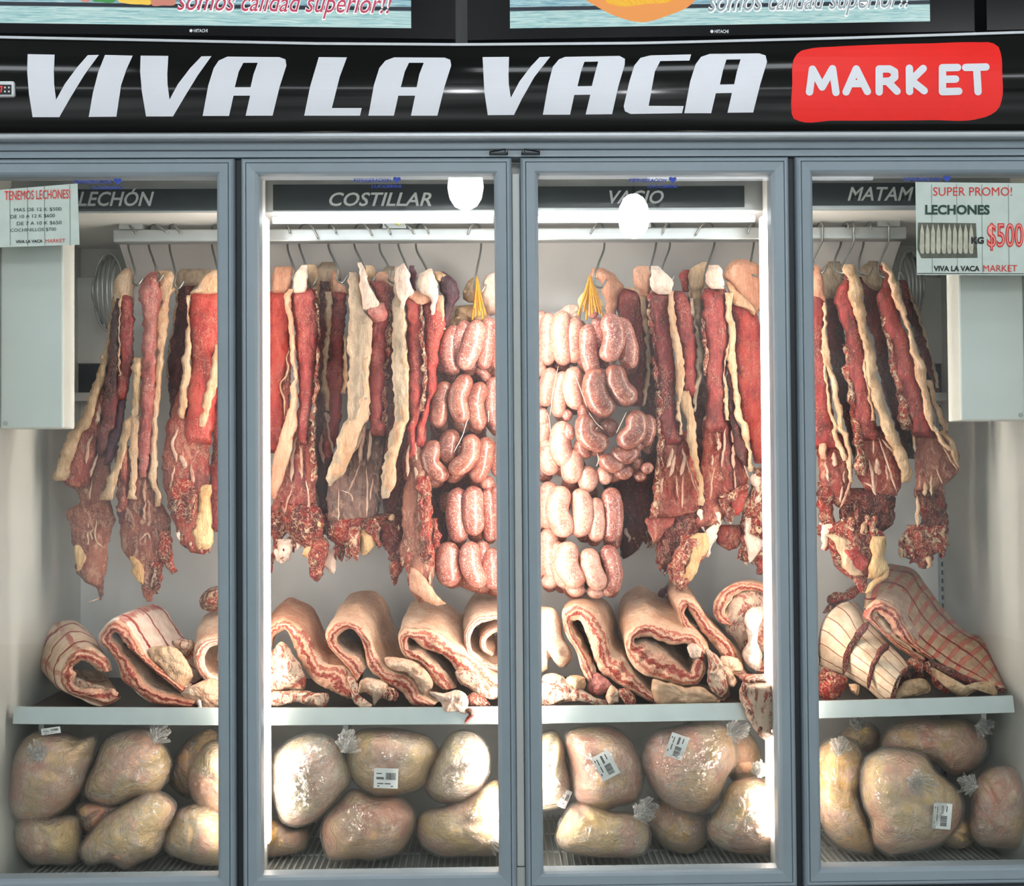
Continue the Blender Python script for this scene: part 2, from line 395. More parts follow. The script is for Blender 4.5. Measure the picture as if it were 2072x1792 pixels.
MT = dict(
    frame=plain('blue_grey_painted_profile', '87949d', .38, .0, .5, .04),
    frame_dark=plain('dark_gasket', '20262d', .5, .0, .5, .05),
    alu=plain('brushed_aluminium_trim', 'b7bdc2', .35, .4, .5, .04),
    ledge=plain('pale_ledge', 'c9cdd2', .45),
    pillar=plain('grey_pillar', '8c8d8e', .6),
    wallpaint=plain('grey_shop_wall', '7f8488', .8),
    floor=plain('shop_floor_tile', '8f8d88', .35),
    inner_back=plain('brightened_rear_lining', 'dfe1e0', .45, .0, .35, .05, 5),  # lining colour lightened at the rear to make up for weak light there
    inner=plain('cabinet_lining', 'b9bdb8', .42, .0, .4, .05, 5),
    inner_white=plain('white_lining', 'd6d9d6', .4, .0, .45, .04, 6),
    duct=plain('white_duct_cover', 'ccd3ce', .45, .0, .4, .03, 6),
    steel=plain('galvanised_steel', 'aeb4b4', .32, .55, .5, .08, 20),
    shelf=plain('steel_shelf', 'b4bfbe', .3, .35, .5, .05, 16),
    shelf_top=plain('stained_shelf_top', '4a3f3a', .4, .1, .5, .25, 10),
    hook=plain('polished_hook_steel', '8d8f8c', .28, .8, .5, .1, 30),
    gloss_black=plain('gloss_black_panel', '040505', .10, .0, .28, .05),
    sign_black=plain('black_sign_strip', '20282b', .25, .0, .5, .1),
    tv=plain('tv_bezel_plastic', '05060a', .18, .0, .22, .05),
    letter=plain('white_vinyl_letters', 'e3e4ec', .45, .0, .4, .02),
    red=plain('red_vinyl_badge', 'f21d15', .4, .0, .4, .03),
    signtext=plain('grey_sign_text', 'b9c0c0', .5, .0, .4, .03),
    blue=plain('blue_sticker_print', '1d3fae', .5),
    paper=plain('printed_paper_planks', 'c3cec7', .6, .0, .3, .05, 30),
    paper_line=plain('plank_line_print', '6f7c77', .7),
    ink_red=plain('red_poster_print', 'cf2b24', .6), ink_pink=plain('pink_outline_print', 'f0a8a0', .6),
    ink_green=plain('dark_green_print', '123a30', .6), ink_black=plain('black_print', '0c1114', .6),
    pig=plain('pale_pig_print', 'b5b3a0', .6, var=.2, scale=60), photo_bg=plain('dark_photo_print', '55584c', .6, var=.3, scale=60),
    ctrl=plain('white_controller_plastic', 'dfe2e4', .4), black=plain('black_plastic', '0b0c0e', .35),
    led_red=emit('red_digits', 'ff2020', 3.0),
    label=plain('white_price_label', 'e4e6e2', .5, var=.02), ink=plain('label_ink', '2a2c2c', .6),
    twine=plain('yellow_twine', 'b57f22', .8, var=.2, scale=200), thread=plain('white_thread', 'ddcbb8', .8),
    latch=plain('black_hinge_pin', '101214', .3, .5),
    glass=glass_mat('clear_glass'), bag=bag_mat('clear_plastic_film'), bag_white=knot_mat('bunched_plastic_film'),
    strip=emit('warm_light_strip', 'fff0e2', STRIP_STRENGTH), strip_mid=emit('bright_light_strip', 'fff2e6', STRIP_STRENGTH*1.7), tube=emit('fluorescent_tube', 'f4faff', TUBE_STRENGTH),
    top_fill=emit('cabinet_top_fill', 'f6faff', TOP_FILL_STRENGTH),
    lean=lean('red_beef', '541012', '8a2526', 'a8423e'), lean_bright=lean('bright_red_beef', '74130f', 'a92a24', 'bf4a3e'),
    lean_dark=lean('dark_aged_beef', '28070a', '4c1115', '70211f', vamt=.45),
    lean_pink=lean('pale_pink_beef', '8c3a38', 'b3605a', 'c88579', 'e4c4b4'),
    dry=lean('dried_brown_rib_meat', '56221a', '854131', 'a5654f', 'd0a78c', .75, mottle=.6),
    drydark=lean('dark_brown_rib_meat', '3b2420', '6a463c', '8a675a', 'b89c88', .5, mottle=.5),
    rib=lean('rib_meat_with_membrane', '581311', '8a2a22', 'a64c3c', 'd9a68a', .85, mottle=.5),
    fat=fat('cream_fat', 'dfc3a4', 'c39670'), bone=fat('rib_bone_sheath', 'd8bba6', 'b88c78', '9a3a30', .6), fat_tan=fat('tan_dried_fat', 'ceb291', 'ad8862', '94503a', .4),
    fat_grey=fat('streaked_grey_fat', 'cdb79d', '9c8874', '7a5a48', .3), fat_white=fat('white_bone_fat', 'f0e2d4', 'dcbba6', 'c0604f', .45),
    fat_pink=fat('pink_flank_skin', 'd9aa8e', 'c08468', 'a84a38', .5), fat_yellow=fat('yellow_fat', 'e2c596', 'c89c68', 'a8503a', .6),
    purple=lean('purple_liver', '2c1420', '57283a', '7a3f50', 'a87a80', .3),
    trim=marbled('torn_red_trim', 'b0291f', '560f0d', 'e6c6a4', .585), trim_fat=marbled('torn_fatty_trim', 'b0352a', '641712', 'ecd2b0', .525),
    fold_fat=marbled('fatty_flank_fold', 'c4705c', '9c4034', 'ead0b6', .45, 30),
    trim_dark=marbled('torn_dark_trim', '7a201e', '3a0e10', 'c99a80', .6),
    layer=layered('layered_flank_cut'), layer_red=layered('layered_red_flank_cut', 'd8ae90', '97301f', '66160f', 'd29d80'),
    layer_white=layered('layered_fatty_flank_cut', 'ead0b8', 'cd8570', 'b25a48', 'eed6c2'),
    skin=fat('lamb_flank_skin', 'e4c5aa', 'cd9d7e', 'a8583a', .45, .42, 1.0), skin_pale=fat('pale_flank_skin', 'e8cfb6', 'd0a284', 'b5604a', .5, .42, 1.0),
    skin_grey=fat('greyish_flank_skin', 'd3b8a2', 'b08d78', '8a4a40', .3, .42, 1.0),
    membrane=rack('inner_membrane', 'e2c3a4', 'b98f6c', 'b06a50', 6, 1.2, .3),
    rack_a=rack('rib_lining', nx=5.0, ny=3.0), rack_b=rack('white_rib_lining', 'eddccf', 'd2b09c', 'a23c34', 4.0, 2.6),
    rack_c=rack('broad_rib_lining', 'ecd9bf', 'cba886', 'b5705c', 0, 6.0, .1), rack_d=rack('dark_rib_lining', 'b89a7c', '8c6c56', '7c231e', 13.0, 2.9, .6, .1),
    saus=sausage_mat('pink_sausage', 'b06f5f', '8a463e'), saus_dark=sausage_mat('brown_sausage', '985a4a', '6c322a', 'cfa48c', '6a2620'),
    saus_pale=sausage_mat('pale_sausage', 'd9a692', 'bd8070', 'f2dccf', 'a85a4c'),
    ch_a=chicken_mat('pale_chicken_skin', 'dcbe98', 'dcb87c', 'd9a486'), ch_b=chicken_mat('pinkish_chicken_skin', 'dbb294', 'd8ae78', 'd39478'),
    ch_y=chicken_mat('yellow_chicken_skin', 'dcb784', 'd9a75c', 'd4a688'), ch_w=chicken_mat('whitish_chicken_skin', 'e8d2b4', 'e6cb98', 'e6bca4'),
)
# ------------------------------------------------------------------ the shop around the cabinet
def struct(name, lo, hi, mat):
    o = MB().box(lo, hi).build(name, mat); o['kind'] = 'structure'; return o
struct('floor', (-4, -6.5, -.05), (4, .78, 0), MT['floor'])
struct('wall_back', (-4, .72, 0), (4, .78, 3.25), MT['wallpaint'])
struct('ceiling', (-4, -6.5, 3.25), (4, .78, 3.3), MT['inner_white'])
_sp = P(932, 0, .0)[0]
for nm, a, b in (('trim_1', 900, 960), ('trim_2', 1955, 2012)):
    q0, q1 = P(a, 40, .07)[0], P(b, 40, .07)[0]
    struct(nm, (q0, .07, 2.2), (q1, .12, 3.25), MT['pillar'])

tubes = [(-1.9, -1.15, 1.3), (.55, -1.0, 1.3), (2.2, -2.0, 1.3), (-.6, -3.1, 1.3), (1.5, -3.9, 1.3), (-2.2, -3.6, 1.3)]
tlab = ['nearest the left end of the black header', 'nearest the middle of the black header', 'out to the right in the second row',
        'behind the camera in the middle', 'far back on the right', 'far back on the left']
for (x, y, L), lb in zip(tubes, tlab):
    t = thing('ceiling_lamp', 'white twin tube ceiling lamp of the shop, '+lb, 'lamp', (x, y, 3.05), 'tube lamps on the shop ceiling')
    MB().box((x-L/2-.03, y-.08, 3.06), (x+L/2+.03, y+.08, 3.10), .008).build('housing', MT['inner_white'], t)
    for dy in (-.045, .045):
        MB().tube([(x-L/2, y+dy, 3.035), (x+L/2, y+dy, 3.035)], .015, 12).build('lamp_tube', MT['tube'], t)
    for dx in (-.4, .4):
        MB().tube([(x+dx, y, 3.10), (x+dx, y, 3.25)], .005, 6).build('hanger', MT['steel'], t)

MT['lamp_glow'] = emit('glowing_lamp_shade', 'f8fbff', 70.0)
# pendant lamps whose bright bowls mirror in the two middle doors
for (px, py, dist), lb in (((942, 378, 3.4), 'mirrored in the second door'), ((1282, 402, 4.2), 'mirrored in the third door')):
    g = P(px, py, .01); d = g - CAM; d = d/np.linalg.norm(d); d[1] *= -1
    c = g + d*dist/abs(d[1]); c[2] = min(c[2], 2.86)
    t = thing('pendant_lamp', 'bell shaped shop lamp with a bright bulb, '+lb, 'lamp', c, 'bell lamps of the shop')
    prof = [(.03, .14), (.06, .12), (.085, .07), (.095, .0), (.085, -.06), (.06, -.10), (.02, -.12)]
    m = MB(); n = 24
    V = [(c[0]+r*math.cos(k*2*math.pi/n), c[1]+r*math.sin(k*2*math.pi/n), c[2]+z) for r, z in prof for k in range(n)]
    m.add(V, [(i*n+j, i*n+(j+1) % n, (i+1)*n+(j+1) % n, (i+1)*n+j) for i in range(len(prof)-1) for j in range(n)])
    m.build('lamp_shade', MT['lamp_glow'], t, True)
    m = MB(); bm = bmesh.new(); bmesh.ops.create_uvsphere(bm, u_segments=16, v_segments=10, radius=.05)
    for v in bm.verts: v.co = Vector((c[0]+v.co.x, c[1]+v.co.y, c[2]-.03+v.co.z*1.15))
    m.bm(bm); m.build('bulb', MT['tube'], t, True)
    MB().tube([(c[0], c[1], c[2]+.12), (c[0], c[1], 3.25)], .006, 6).build('cord', MT['black'], t)

# ------------------------------------------------------------------ the display cabinet
FR = thing('display_fridge', 'wide grey four-door glass meat display fridge with black header', 'fridge', (0, .3, 0))
ZC = 1.975; ZF = .46; YB = .568; XW = 1.145
def fp(name, m, mat, parent=None, smooth=False): return m.build(name, MT[mat], parent or FR, smooth)
fp('back_panel', MB().box((-1.2, YB, .0), (1.2, .66, 2.1)), 'inner_back')
for s in (-1, 1): fp('side_panel', MB().box((min(s*XW, s*1.2), .05, 0), (max(s*XW, s*1.2), YB, 2.1)), 'inner')
fp('roof_panel', MB().box((-XW, .15, ZC), (XW, YB, ZC+.02)).box((-1.2, .0, 2.085), (1.2, .66, 2.1)), 'inner_white')
fp('floor_tray', MB().box((-XW, .05, ZF-.03), (XW, YB, ZF)), 'inner')
g = MB()
for k in range(150):
    x = -1.12 + k*2.24/149
    g.box((x-.0016, .09, ZF+.004), (x+.0016, YB-.01, ZF+.009))
for y in (.17, .3, .43, .55): g.box((-1.13, y-.003, ZF), (1.13, y+.003, ZF+.004))
fp('floor_grid', g, 'inner_white')
fp('front_sill', MB().box((-XW, .048, .40), (XW, .086, .503), .004), 'inner_white')
fp('plinth', MB().box((-1.2, .0, .0), (1.2, .045, .475)).box((-1.2, -.012, .10), (1.2, .0, .44), .004), 'frame')
# cove along the rear of the ceiling: the evaporator cover
m = MB(); n = 14
arc = [(YB-.002-.15*math.sin(a*math.pi/2), ZC-.12*(math.cos(a*math.pi/2))) for a in np.linspace(0, 1, n)]
arc = [(YB-.001, 1.80)] + [(YB-.016-.13*(a**1.7), 1.815+.158*a) for a in np.linspace(0, 1, n)]
V = [(x, y, z) for x in (-1.0, 1.0) for y, z in arc] + [(-1.0, YB, ZC), (1.0, YB, ZC)]
k = len(arc)
m.add(V, [(i, i+1, k+i+1, k+i) for i in range(k-1)] + [tuple(range(k))+(2*k,), tuple(range(2*k-1, k-1, -1))+(2*k+1,)])
fp('evaporator_cover', m, 'inner_back', None, True)
# hanging rail with its two brackets
xr0, xr1 = P(233, 470, .28)[0], P(1830, 470, .28)[0]
ZR0, ZR1 = 1.932, 1.962
fp('hanging_rail', MB().box((xr0, .265, ZR0), (xr1, .300, ZR1), .003), 'steel')
for px in (272, 1790, 800, 1290):
    x = P(px, 440, .29)[0]; fp('rail_bracket', MB().box((x-.028, .301, ZR0+.004), (x+.028, .32, ZC)).box((x-.028, .262, ZR1), (x+.028, .301, ZC)), 'steel')
# slotted grilles on either side of the rail
for s, px0, px1 in ((-1, 190, 238), (1, 1828, 1866)):
    a0 = P(px0, 500, .45)[0]; a1 = P(px1, 500, .45)[0]
    m = MB()
    for i, x in enumerate(np.linspace(a0, a1, 6)):
        t_ = i/5; h = .075*math.sqrt(max(.12, 1-(2*t_-1)**2*.75))*1.25
        zc = 1.845
        p = [(x, .44+.04*(q*q), zc+h*q) for q in np.linspace(-1, 1, 9)]
        m.tube(p, .0042, 6)
    ring = [(a0+(a1-a0)*(.5+.62*math.cos(q)), .47, 1.845+.1*math.sin(q)) for q in np.linspace(0, 2*math.pi, 25)]
    m.tube(ring, .003, 6)
    fp('fan_grille', m, 'steel', None, True)
# duct covers on the side walls
for s, px0, px1, py0, py1 in ((-1, 12, 128, 470, 866), (1, 1944, 2062, 470, 850)):
    q0 = P(px0, py1, .085); q1 = P(px1, py1, .085); zt = P(px1, py0, .085)[2]
    xa, xb = (-XW, q1[0]) if s < 0 else (q0[0], XW)
    d = fp('duct_cover', MB().box((xa, .085, q1[2]), (xb, .155, zt), .004), 'duct')
    MB().tube([((xa+.012) if s < 0 else xb-.012, .0845, q1[2]+.012), ((xa+.012) if s < 0 else xb-.012, .082, q1[2]+.012)], .005, 10).build('screw', MT['steel'], d)
# pale plate on the rear wall behind each duct, with a dark plate below
for px0, px1, s in ((148, 238, -1), (1836, 1922, 1)):
    a = P(px0, 560, .54)[0]; b = P(px1, 560, .54)[0]; z0 = P(px0, 735, .54)[2]; z1 = P(px0, 560, .54)[2]; z2 = P(px0, 795, .54)[2]
    fp('pale_plate', MB().box((a, .545, z0), (b, YB, z1), .002), 'inner_white')
    fp('dark_plate', MB().box((a, .552, z2), (b, YB, z0-.002)), 'frame_dark')
    fp('drip_ledge', MB().box((a-.01, .52, z2-.022), (b, YB, z2), .002), 'inner_white')
# slotted uprights in the rear corners
for px in (154, 1905):
    x = P(px, 1150, .56)[0]; m = MB().box((x-.006, .556, .5), (x+.006, YB, 1.78))
    up_ = fp('slotted_upright', m, 'steel'); sl = MB()
    for z in np.arange(.52, 1.76, .022): sl.box((x-.002, .5545, z), (x+.002, .5565, z+.012))
    sl.build('slots', MT['frame_dark'], up_)
# shelf, sagging a little in the middle
def shelf_z(x): return .853 + .012*(x/1.12)**2 - .004
xs = np.linspace(-1.128, 1.122, 41); prof = [(.56, -.018), (.135, -.018), (.127, -.0), (.120, .0), (.112, -.036), (.125, -.040), (.135, -.030), (.56, -.030)]
V = [(x, y, shelf_z(x)+dz) for x in xs for y, dz in prof]; k = len(prof)
lipF = [(i*k+j, i*k+j+1, (i+1)*k+j+1, (i+1)*k+j) for i in range(40) for j in range(1, 7)]
topF = [(i*k, i*k+1, (i+1)*k+1, (i+1)*k) for i in range(40)] + [(i*k+7, i*k, (i+1)*k, (i+1)*k+7) for i in range(40)]
sh = mesh_obj('shelf', V, topF, MT['shelf_top'], FR, None, False)
mesh_obj('shelf_lip', V, lipF, MT['shelf'], sh, None, False)
for x in (-1.1, -.4, .4, 1.09):
    fp('shelf_bracket', MB().box((x-.006, .2, .775), (x+.006, YB, .822)), 'steel')
# mullions with the light strips
for x in (-.6, 0, .6):
    mu = fp('mullion', MB().box((x-.036, .05, .49), (x+.036, .118, 2.06), .003), 'inner_white')
    for s in (-1, 1):
        xa, xb = sorted((x+s*.0362, x+s*.045))
        MB().box((xa, .088, .56), (xb, .116, 1.95), .002).build('light_strip', MT['strip_mid' if x == 0 else 'strip'], mu)
for s in (-1, 1):
    xa, xb = sorted((s*1.155, s*1.2)); fp('mullion', MB().box((xa, .045, .49), (xb, .06, 2.06)), 'inner_white')
# fill light added under the ceiling behind the valance to brighten the interior
for x0, x1 in ((-.558, -.05), (.05, .558)):
    MB().tube([(x0, .172, 1.962), (x1, .172, 1.962)], .008, 12).build('fill_tube', MT['top_fill'], FR, True)
# valance with the names of the cuts
fp('valance', MB().box((-XW, .142, ZC), (XW, .150, 2.085)), 'steel')
def sign_text(txt, x0, x1, y0, y1, Y, mat, parent, name='lettering', shear=.0, off=.0, slope=0.0, curved=None, up=True, thick=0.0006):
    cu = bpy.data.curves.new('txt', 'FONT'); cu.body = txt; cu.shear = shear; cu.offset = off; cu.resolution_u = 3
    ob = bpy.data.objects.new('txt', cu); COL.objects.link(ob)
    dg = bpy.context.evaluated_depsgraph_get(); dg.update()
    me = bpy.data.meshes.new_from_object(ob.evaluated_get(dg))
    bpy.data.objects.remove(ob); bpy.data.curves.remove(cu)
    v = np.array([w.co[:] for w in me.vertices]); fs = [list(p.vertices) for p in me.polygons]; bpy.data.meshes.remove(me)
    lo, hi = v.min(0), v.max(0)
    a = (v[:, 0]-lo[0])/(hi[0]-lo[0]); b = (v[:, 1]-lo[1])/(hi[1]-lo[1])
    px = x0+(x1-x0)*a; py = y1+(y0-y1)*b + slope*(px-x0)
    return mesh_obj(name, (P(px, py, Y) if curved is None else curved(px, py)), fs, mat, parent, None, False)
for nm, a, b, y0, y1, tx in (('a', -60, 441, 384, 426, ('LECHÓN', 158, 312, 380, 417)), ('b', 553, 1010, 374, 424, ('COSTILLAR', 666, 873, 389, 417)),
                            ('c', 1030, 1506, 378, 419, ('VACIO', 1233, 1343, 385, 412)), ('d', 1640, 2000, 371, 415, ('MATAM', 1715, 1849, 378, 406))):
    q = [P(a, y1, .1415), P(b, y1, .1415), P(b, y0, .1415), P(a, y0, .1415)]
    z0 = max(ZC+.0005, min(q[0][2], q[1][2])); z1 = max(q[2][2], q[3][2])
    sg = fp('sign_strip', MB().box((q[0][0], .1385, z0), (q[1][0], .1415, z1)), 'sign_black')
    sign_text(*tx, .138, MT['signtext'], sg, 'lettering', .28, .017)
# doors
def mitre(x0, x1, z0, z1, prof):
    V = []; k = len(prof)
    for cx_, cz_, sx, sz in ((x0, z0, 1, 1), (x1, z0, -1, 1), (x1, z1, -1, -1), (x0, z1, 1, -1)):
        V += [(cx_+sx*o, y, cz_+sz*o) for o, y in prof]
    return V, [(c*k+j, ((c+1) % 4)*k+j, ((c+1) % 4)*k+(j+1) % k, c*k+(j+1) % k) for c in range(4) for j in range(k)]
DP = [(0, .036), (0, .002), (.002, -.004), (.006, -.008), (.010, -.0075), (.0115, -.004), (.0125, -.0075), (.030, -.0055), (.0345, -.002), (.038, .004), (.038, .036)]
GP = [(.003, .0365), (.003, .047), (.030, .047), (.030, .0365)]
ZD0, ZD1 = .484, 2.058
for i, (x0, x1) in enumerate(((-1.193, -.6075), (-.5925, -.0095), (.0095, .5925), (.6075, 1.193))):
    d = part('door', FR)
    V, Fc = mitre(x0, x1, ZD0, ZD1, DP); mesh_obj('door_frame', V, Fc, MT['frame'], d, None, False)
    V, Fc = mitre(x0, x1, ZD0, ZD1, GP); mesh_obj('gasket', V, Fc, MT['frame_dark'], d, None, False)
    MB().box((x0+.036, .010, ZD0+.036), (x1-.036, .014, ZD1-.036)).build('glass_pane', MT['glass'], d)
    ax, ay = ((150, 364), (715, 361), (1273, 361), (1828, 359))[i]
    st = sign_text('REFRIGERACION', ax, ax+76, ay, ay+7, .0094, MT['blue'], d, 'logo_sticker', .2, .012)
    sign_text('LUCCERINI', ax+37, ax+97, ay+13, ay+19, .0094, MT['blue'], d, 'logo_sticker', .0, .014)
    hx, hy = ax+88, ay+3
    hp = [(hx, hy+7), (hx-8, hy-2), (hx-6, hy-6), (hx-2, hy-6), (hx, hy-4), (hx+3, hy-6), (hx+7, hy-5), (hx+8, hy-1)]
    hp = np.array(hp); mesh_obj('logo_sticker', P(hp[:, 0], hp[:, 1], .0094), [range(8)], MT['blue'], d, None, False)
for x in (-.6, .6): fp('door_gap_seal', MB().box((x-.006, .012, ZD0), (x+.006, .048, ZD1)), 'frame_dark')
fp('centre_post', MB().box((-.0085, .016, ZD0+.045), (.0085, .05, ZD1-.03), .002).box((-.0085, .02, ZD0), (.0085, .05, ZD0+.042)), 'inner_white')
# top trim between doors and header
fp('top_rail', MB().box((-1.2, .0, 2.0605), (1.2, .05, 2.074)).box((-1.2, -.004, 2.0755), (1.2, .05, 2.092), .003), 'frame')
fp('drip_strip', MB().box((-1.2, -.03, 2.0925), (1.2, .02, 2.108), .005), 'alu')
for px, s in ((1009, -1), (1074, 1)):
    q = P(px, 307, -.006); m = MB().box((q[0]-.020, -.010, q[2]-.005), (q[0]+.020, .004, q[2]-.0025)).box((q[0]-.020, -.010, q[2]-.005), (q[0]-.018, .004, q[2]+.003)).box((q[0]+.018, -.010, q[2]-.005), (q[0]+.020, .004, q[2]+.003))
    xx = q[0]-s*.014
    m.tube([(q[0]+s*.019, -.009, q[2]-.001), (xx, -.010, q[2]+.004), (xx, -.006, q[2]-.002)], .0017, 8)
    fp('hinge_pin', m, 'latch')
# header: a bowed gloss panel
HT = np.array([(0, 79), (300, 85), (640, 92), (940, 94), (1300, 91), (1700, 81), (2072, 69)], float)
_q = P(HT[:, 0], HT[:, 1], -.03); HX, HZ = _q[:, 0], _q[:, 2]
def htop(x): return np.interp(x, HX, HZ) + np.where(x < HX[0], (HX[0]-x)*.02, 0) + np.where(x > HX[-1], (x-HX[-1])*.02, 0)
ZH0 = 2.106
def hface(x, z):
    t = np.clip((z-ZH0)/(htop(x)-ZH0), -.1, 1.1); return -.030 - .026*np.sin(np.clip(t, 0, 1)*math.pi*.86+.25)
def on_header(px, py, lift=.0012):
    Y = np.full(np.shape(px), -.05)
    for _ in range(5):
        q = P(px, py, Y); Y = hface(q[..., 0], q[..., 2])-lift
    return P(px, py, Y)
xs = np.linspace(-1.21, 1.21, 41); nz = 18
V = []; k = nz+3
for x in xs:
    zt = float(htop(np.array(x)))
    V += [(x, .02, ZH0)] + [(x, float(hface(np.array(x), z)), z) for z in np.linspace(ZH0, zt, nz+1)] + [(x, .66, zt)]
Fh = [(i*k+j, (i+1)*k+j, (i+1)*k+j+1, i*k+j+1) for i in range(40) for j in range(k-1)]
hd = mesh_obj('header_panel', V, Fh+[tuple(range(k))[::-1], tuple(40*k+j for j in range(k))], MT['gloss_black'], FR)
for p_ in hd.data.polygons:
    if len(p_.vertices) > 4: p_.use_smooth = False
V = []
for x in xs:
    zt = float(htop(np.array(x))); yf = float(hface(np.array(x), zt))
    V += [(x, yf-.002, zt-.001), (x, yf-.002, zt+.0045), (x, .60, zt+.0045), (x, .60, zt-.001)]
mesh_obj('top_ledge', V, [(i*4+j, (i+1)*4+j, (i+1)*4+(j+1) % 4, i*4+(j+1) % 4) for i in range(40) for j in range(4)], MT['ledge'], FR, None, False)
def header_poly(name, outer, mat, parent, hole=None, lift=.0012):
    bm = bmesh.new(); es = []
    for loop in [outer] + ([hole] if hole is not None else []):
        vs_ = [bm.verts.new((x, -y, 0)) for x, y in loop]
        es += [bm.edges.new((vs_[i], vs_[(i+1) % len(vs_)])) for i in range(len(vs_))]
    bmesh.ops.triangle_fill(bm, edges=es, use_beauty=True)
    ys = [v.co.y for v in bm.verts]
    for yy in np.linspace(min(ys), max(ys), 12)[1:-1]:
        bmesh.ops.bisect_plane(bm, geom=list(bm.verts)+list(bm.edges)+list(bm.faces), plane_co=(0, yy, 0), plane_no=(0, 1, 0))
    bm.verts.index_update()
    v = np.array([w.co[:] for w in bm.verts]); fs = [[w.index for w in f.verts] for f in bm.faces]; bm.free()
    return mesh_obj(name, on_header(v[:, 0], -v[:, 1], lift), fs, mat, parent, None, False)
def lp(s): return pts_of(s)
def rnd(p, n=3):   # round the corners of a polygon a little
    p = np.asarray(p); return p
LET = [
 ('y: 112 219,221 221,218 290,219 340,227 404,262 340,310 275,355 223,400 222,340 305,285 395,240 474,132 474,117 380,110 290', None),
 ('y: 425 222,537 225,512 280,490 345,471 472,359 473,376 375,398 290', None),
 ('y: 569 225,681 226,677 300,678 340,686 403,720 340,770 275,815 228,856 227,800 305,745 395,700 471,591 471,574 370,567 290', None),
 ('y: 820 469,843 345,865 275,885 245,920 229,1130 231,1155 240,1159 265,1132 350,1103 468,994 468,1012 387,945 387,927 469', 'y: 950 353,966 290,985 254,1043 254,1026 300,1014 353'),
 ('y: 1290 231,1404 232,1375 310,1343 437,1464 437,1457 468,1231 468,1255 350', None),
 ('y: 1491 468,1513 345,1535 275,1560 245,1595 232,1800 233,1822 242,1826 265,1799 350,1770 468,1663 468,1680 387,1612 387,1594 468', 'y: 1622 353,1638 290,1655 254,1715 254,1697 300,1686 353'),
 ('z: -119 231,-12 230,-14 300,-13 340,-5 396,30 330,75 270,112 231,155 229,90 312,40 400,8 465,-98 466,-112 370', None),
 ('z: 125 464,147 340,165 270,190 240,215 230,435 226,457 238,456 262,430 350,405 462,298 463,317 383,252 384,235 464', 'z: 265 349,279 290,293 250,349 249,335 300,323 348'),
 ('z: 725 220,718 245,600 247,578 290,553 428,695 429,688 458,480 461,457 450,452 430,475 330,495 265,520 234,560 224', None),
 ('z: 697 458,721 330,743 260,765 230,800 218,1000 216,1026 224,1032 250,1005 340,976 455,872 456,890 376,825 377,806 458', 'z: 841 342,855 280,868 241,925 240,910 290,899 341')]
for o_, h_ in LET: header_poly('letter', lp(o_), MT['letter'], hd, None if h_ is None else lp(h_))
bd = header_poly('brand_badge', spl(lp('z: 1140 240,1162 210,1205 197,1300 189,1500 180,1700 175,1890 171,1945 174,1968 188,1978 215,1984 300,1983 400,1970 438,1940 463,1880 482,1700 486,1500 488,1300 488,1155 487,1135 476,1131 450,1134 340'), 90, True), MT['red'], hd)
def capsules(lines, w):
    for ln in lines:
        p = np.asarray(ln, float)
        for a, b in zip(p[:-1], p[1:]):
            d = b-a; L = np.linalg.norm(d); d = d/L; nrm = np.array([-d[1], d[0]])*w/2
            an = np.linspace(math.pi/2, 3*math.pi/2, 9)
            yield np.array([a+(math.cos(q)*d*w/2+math.sin(q)*nrm) for q in an]+[b+(-math.cos(q)*d*w/2-math.sin(q)*nrm) for q in an])
def strokes(lines, w, mapf, name, mat, parent):
    m = MB()
    for pts in capsules(lines, w): m.add(mapf(pts[:, 0], pts[:, 1]), [range(len(pts))])
    return m.build(name, mat, parent)
def zc(*pts): return [(1036+x/2, y/2) for x, y in pts]
mk = [[zc((1204, 372), (1216, 280), (1255, 352), (1297, 278), (1311, 374))], [zc((1352, 372), (1393, 279), (1438, 370)), zc((1370, 338), (1420, 338))],
      [zc((1486, 372), (1486, 279), (1528, 279), (1548, 290), (1549, 312), (1530, 328), (1486, 330)), zc((1520, 330), (1558, 369))],
      [zc((1609, 370), (1608, 276)), zc((1664, 277), (1615, 325), (1668, 367))], [zc((1742, 371), (1742, 274), (1803, 273)), zc((1742, 321), (1795, 320)), zc((1742, 371), (1808, 369))],
      [zc((1836, 273), (1918, 271)), zc((1880, 273), (1886, 371))]]
for ls in mk:
    os_ = [header_poly('letter', c_, MT['letter'], hd, None, .0024) for c_ in capsules(ls, 15)]
    m = MB()
    for o_ in os_:
        m.add([tuple(v.co) for v in o_.data.vertices], [list(p_.vertices) for p_ in o_.data.polygons]); bpy.data.objects.remove(o_)
    m.V = [v_ + parent_loc(hd) for v_ in m.V]; m.build('letter', MT['letter'], hd)
# controller on the header
q = on_header(np.array([-14., 31., 31., -14.]), np.array([197., 196., 165., 165.]))
ct = thing('temperature_controller', 'small white temperature controller with black keypad at the left end of the header', 'controller', (q[:, 0].mean(), q[:, 1].mean(), q[:, 2].mean()))
yb = q[:, 1].min()
MB().box((q[0][0], yb-.006, q[0][2]), (q[1][0], yb+.02, q[2][2]), .004).build('housing', MT['ctrl'], ct)
k0 = P(-8, 191, yb-.007); k1 = P(23, 171, yb-.007)
MB().box((k0[0], yb-.0075, k0[2]), (k1[0], yb-.005, k1[2]), .001).build('keypad', MT['black'], ct)
m = MB()
for px in (10, 18):
    for py in (177, 185):
        c = P(px, py, yb-.008); m.box((c[0]-.0016, yb-.0082, c[2]-.0016), (c[0]+.0016, yb-.0074, c[2]+.0016))
m.build('buttons', MT['ctrl'], ct)
strokes([[(-2, 175), (4, 175), (2, 186)]], 1.6, lambda a, b: P(a, b, yb-.0082), 'red_digits', MT['led_red'], ct)

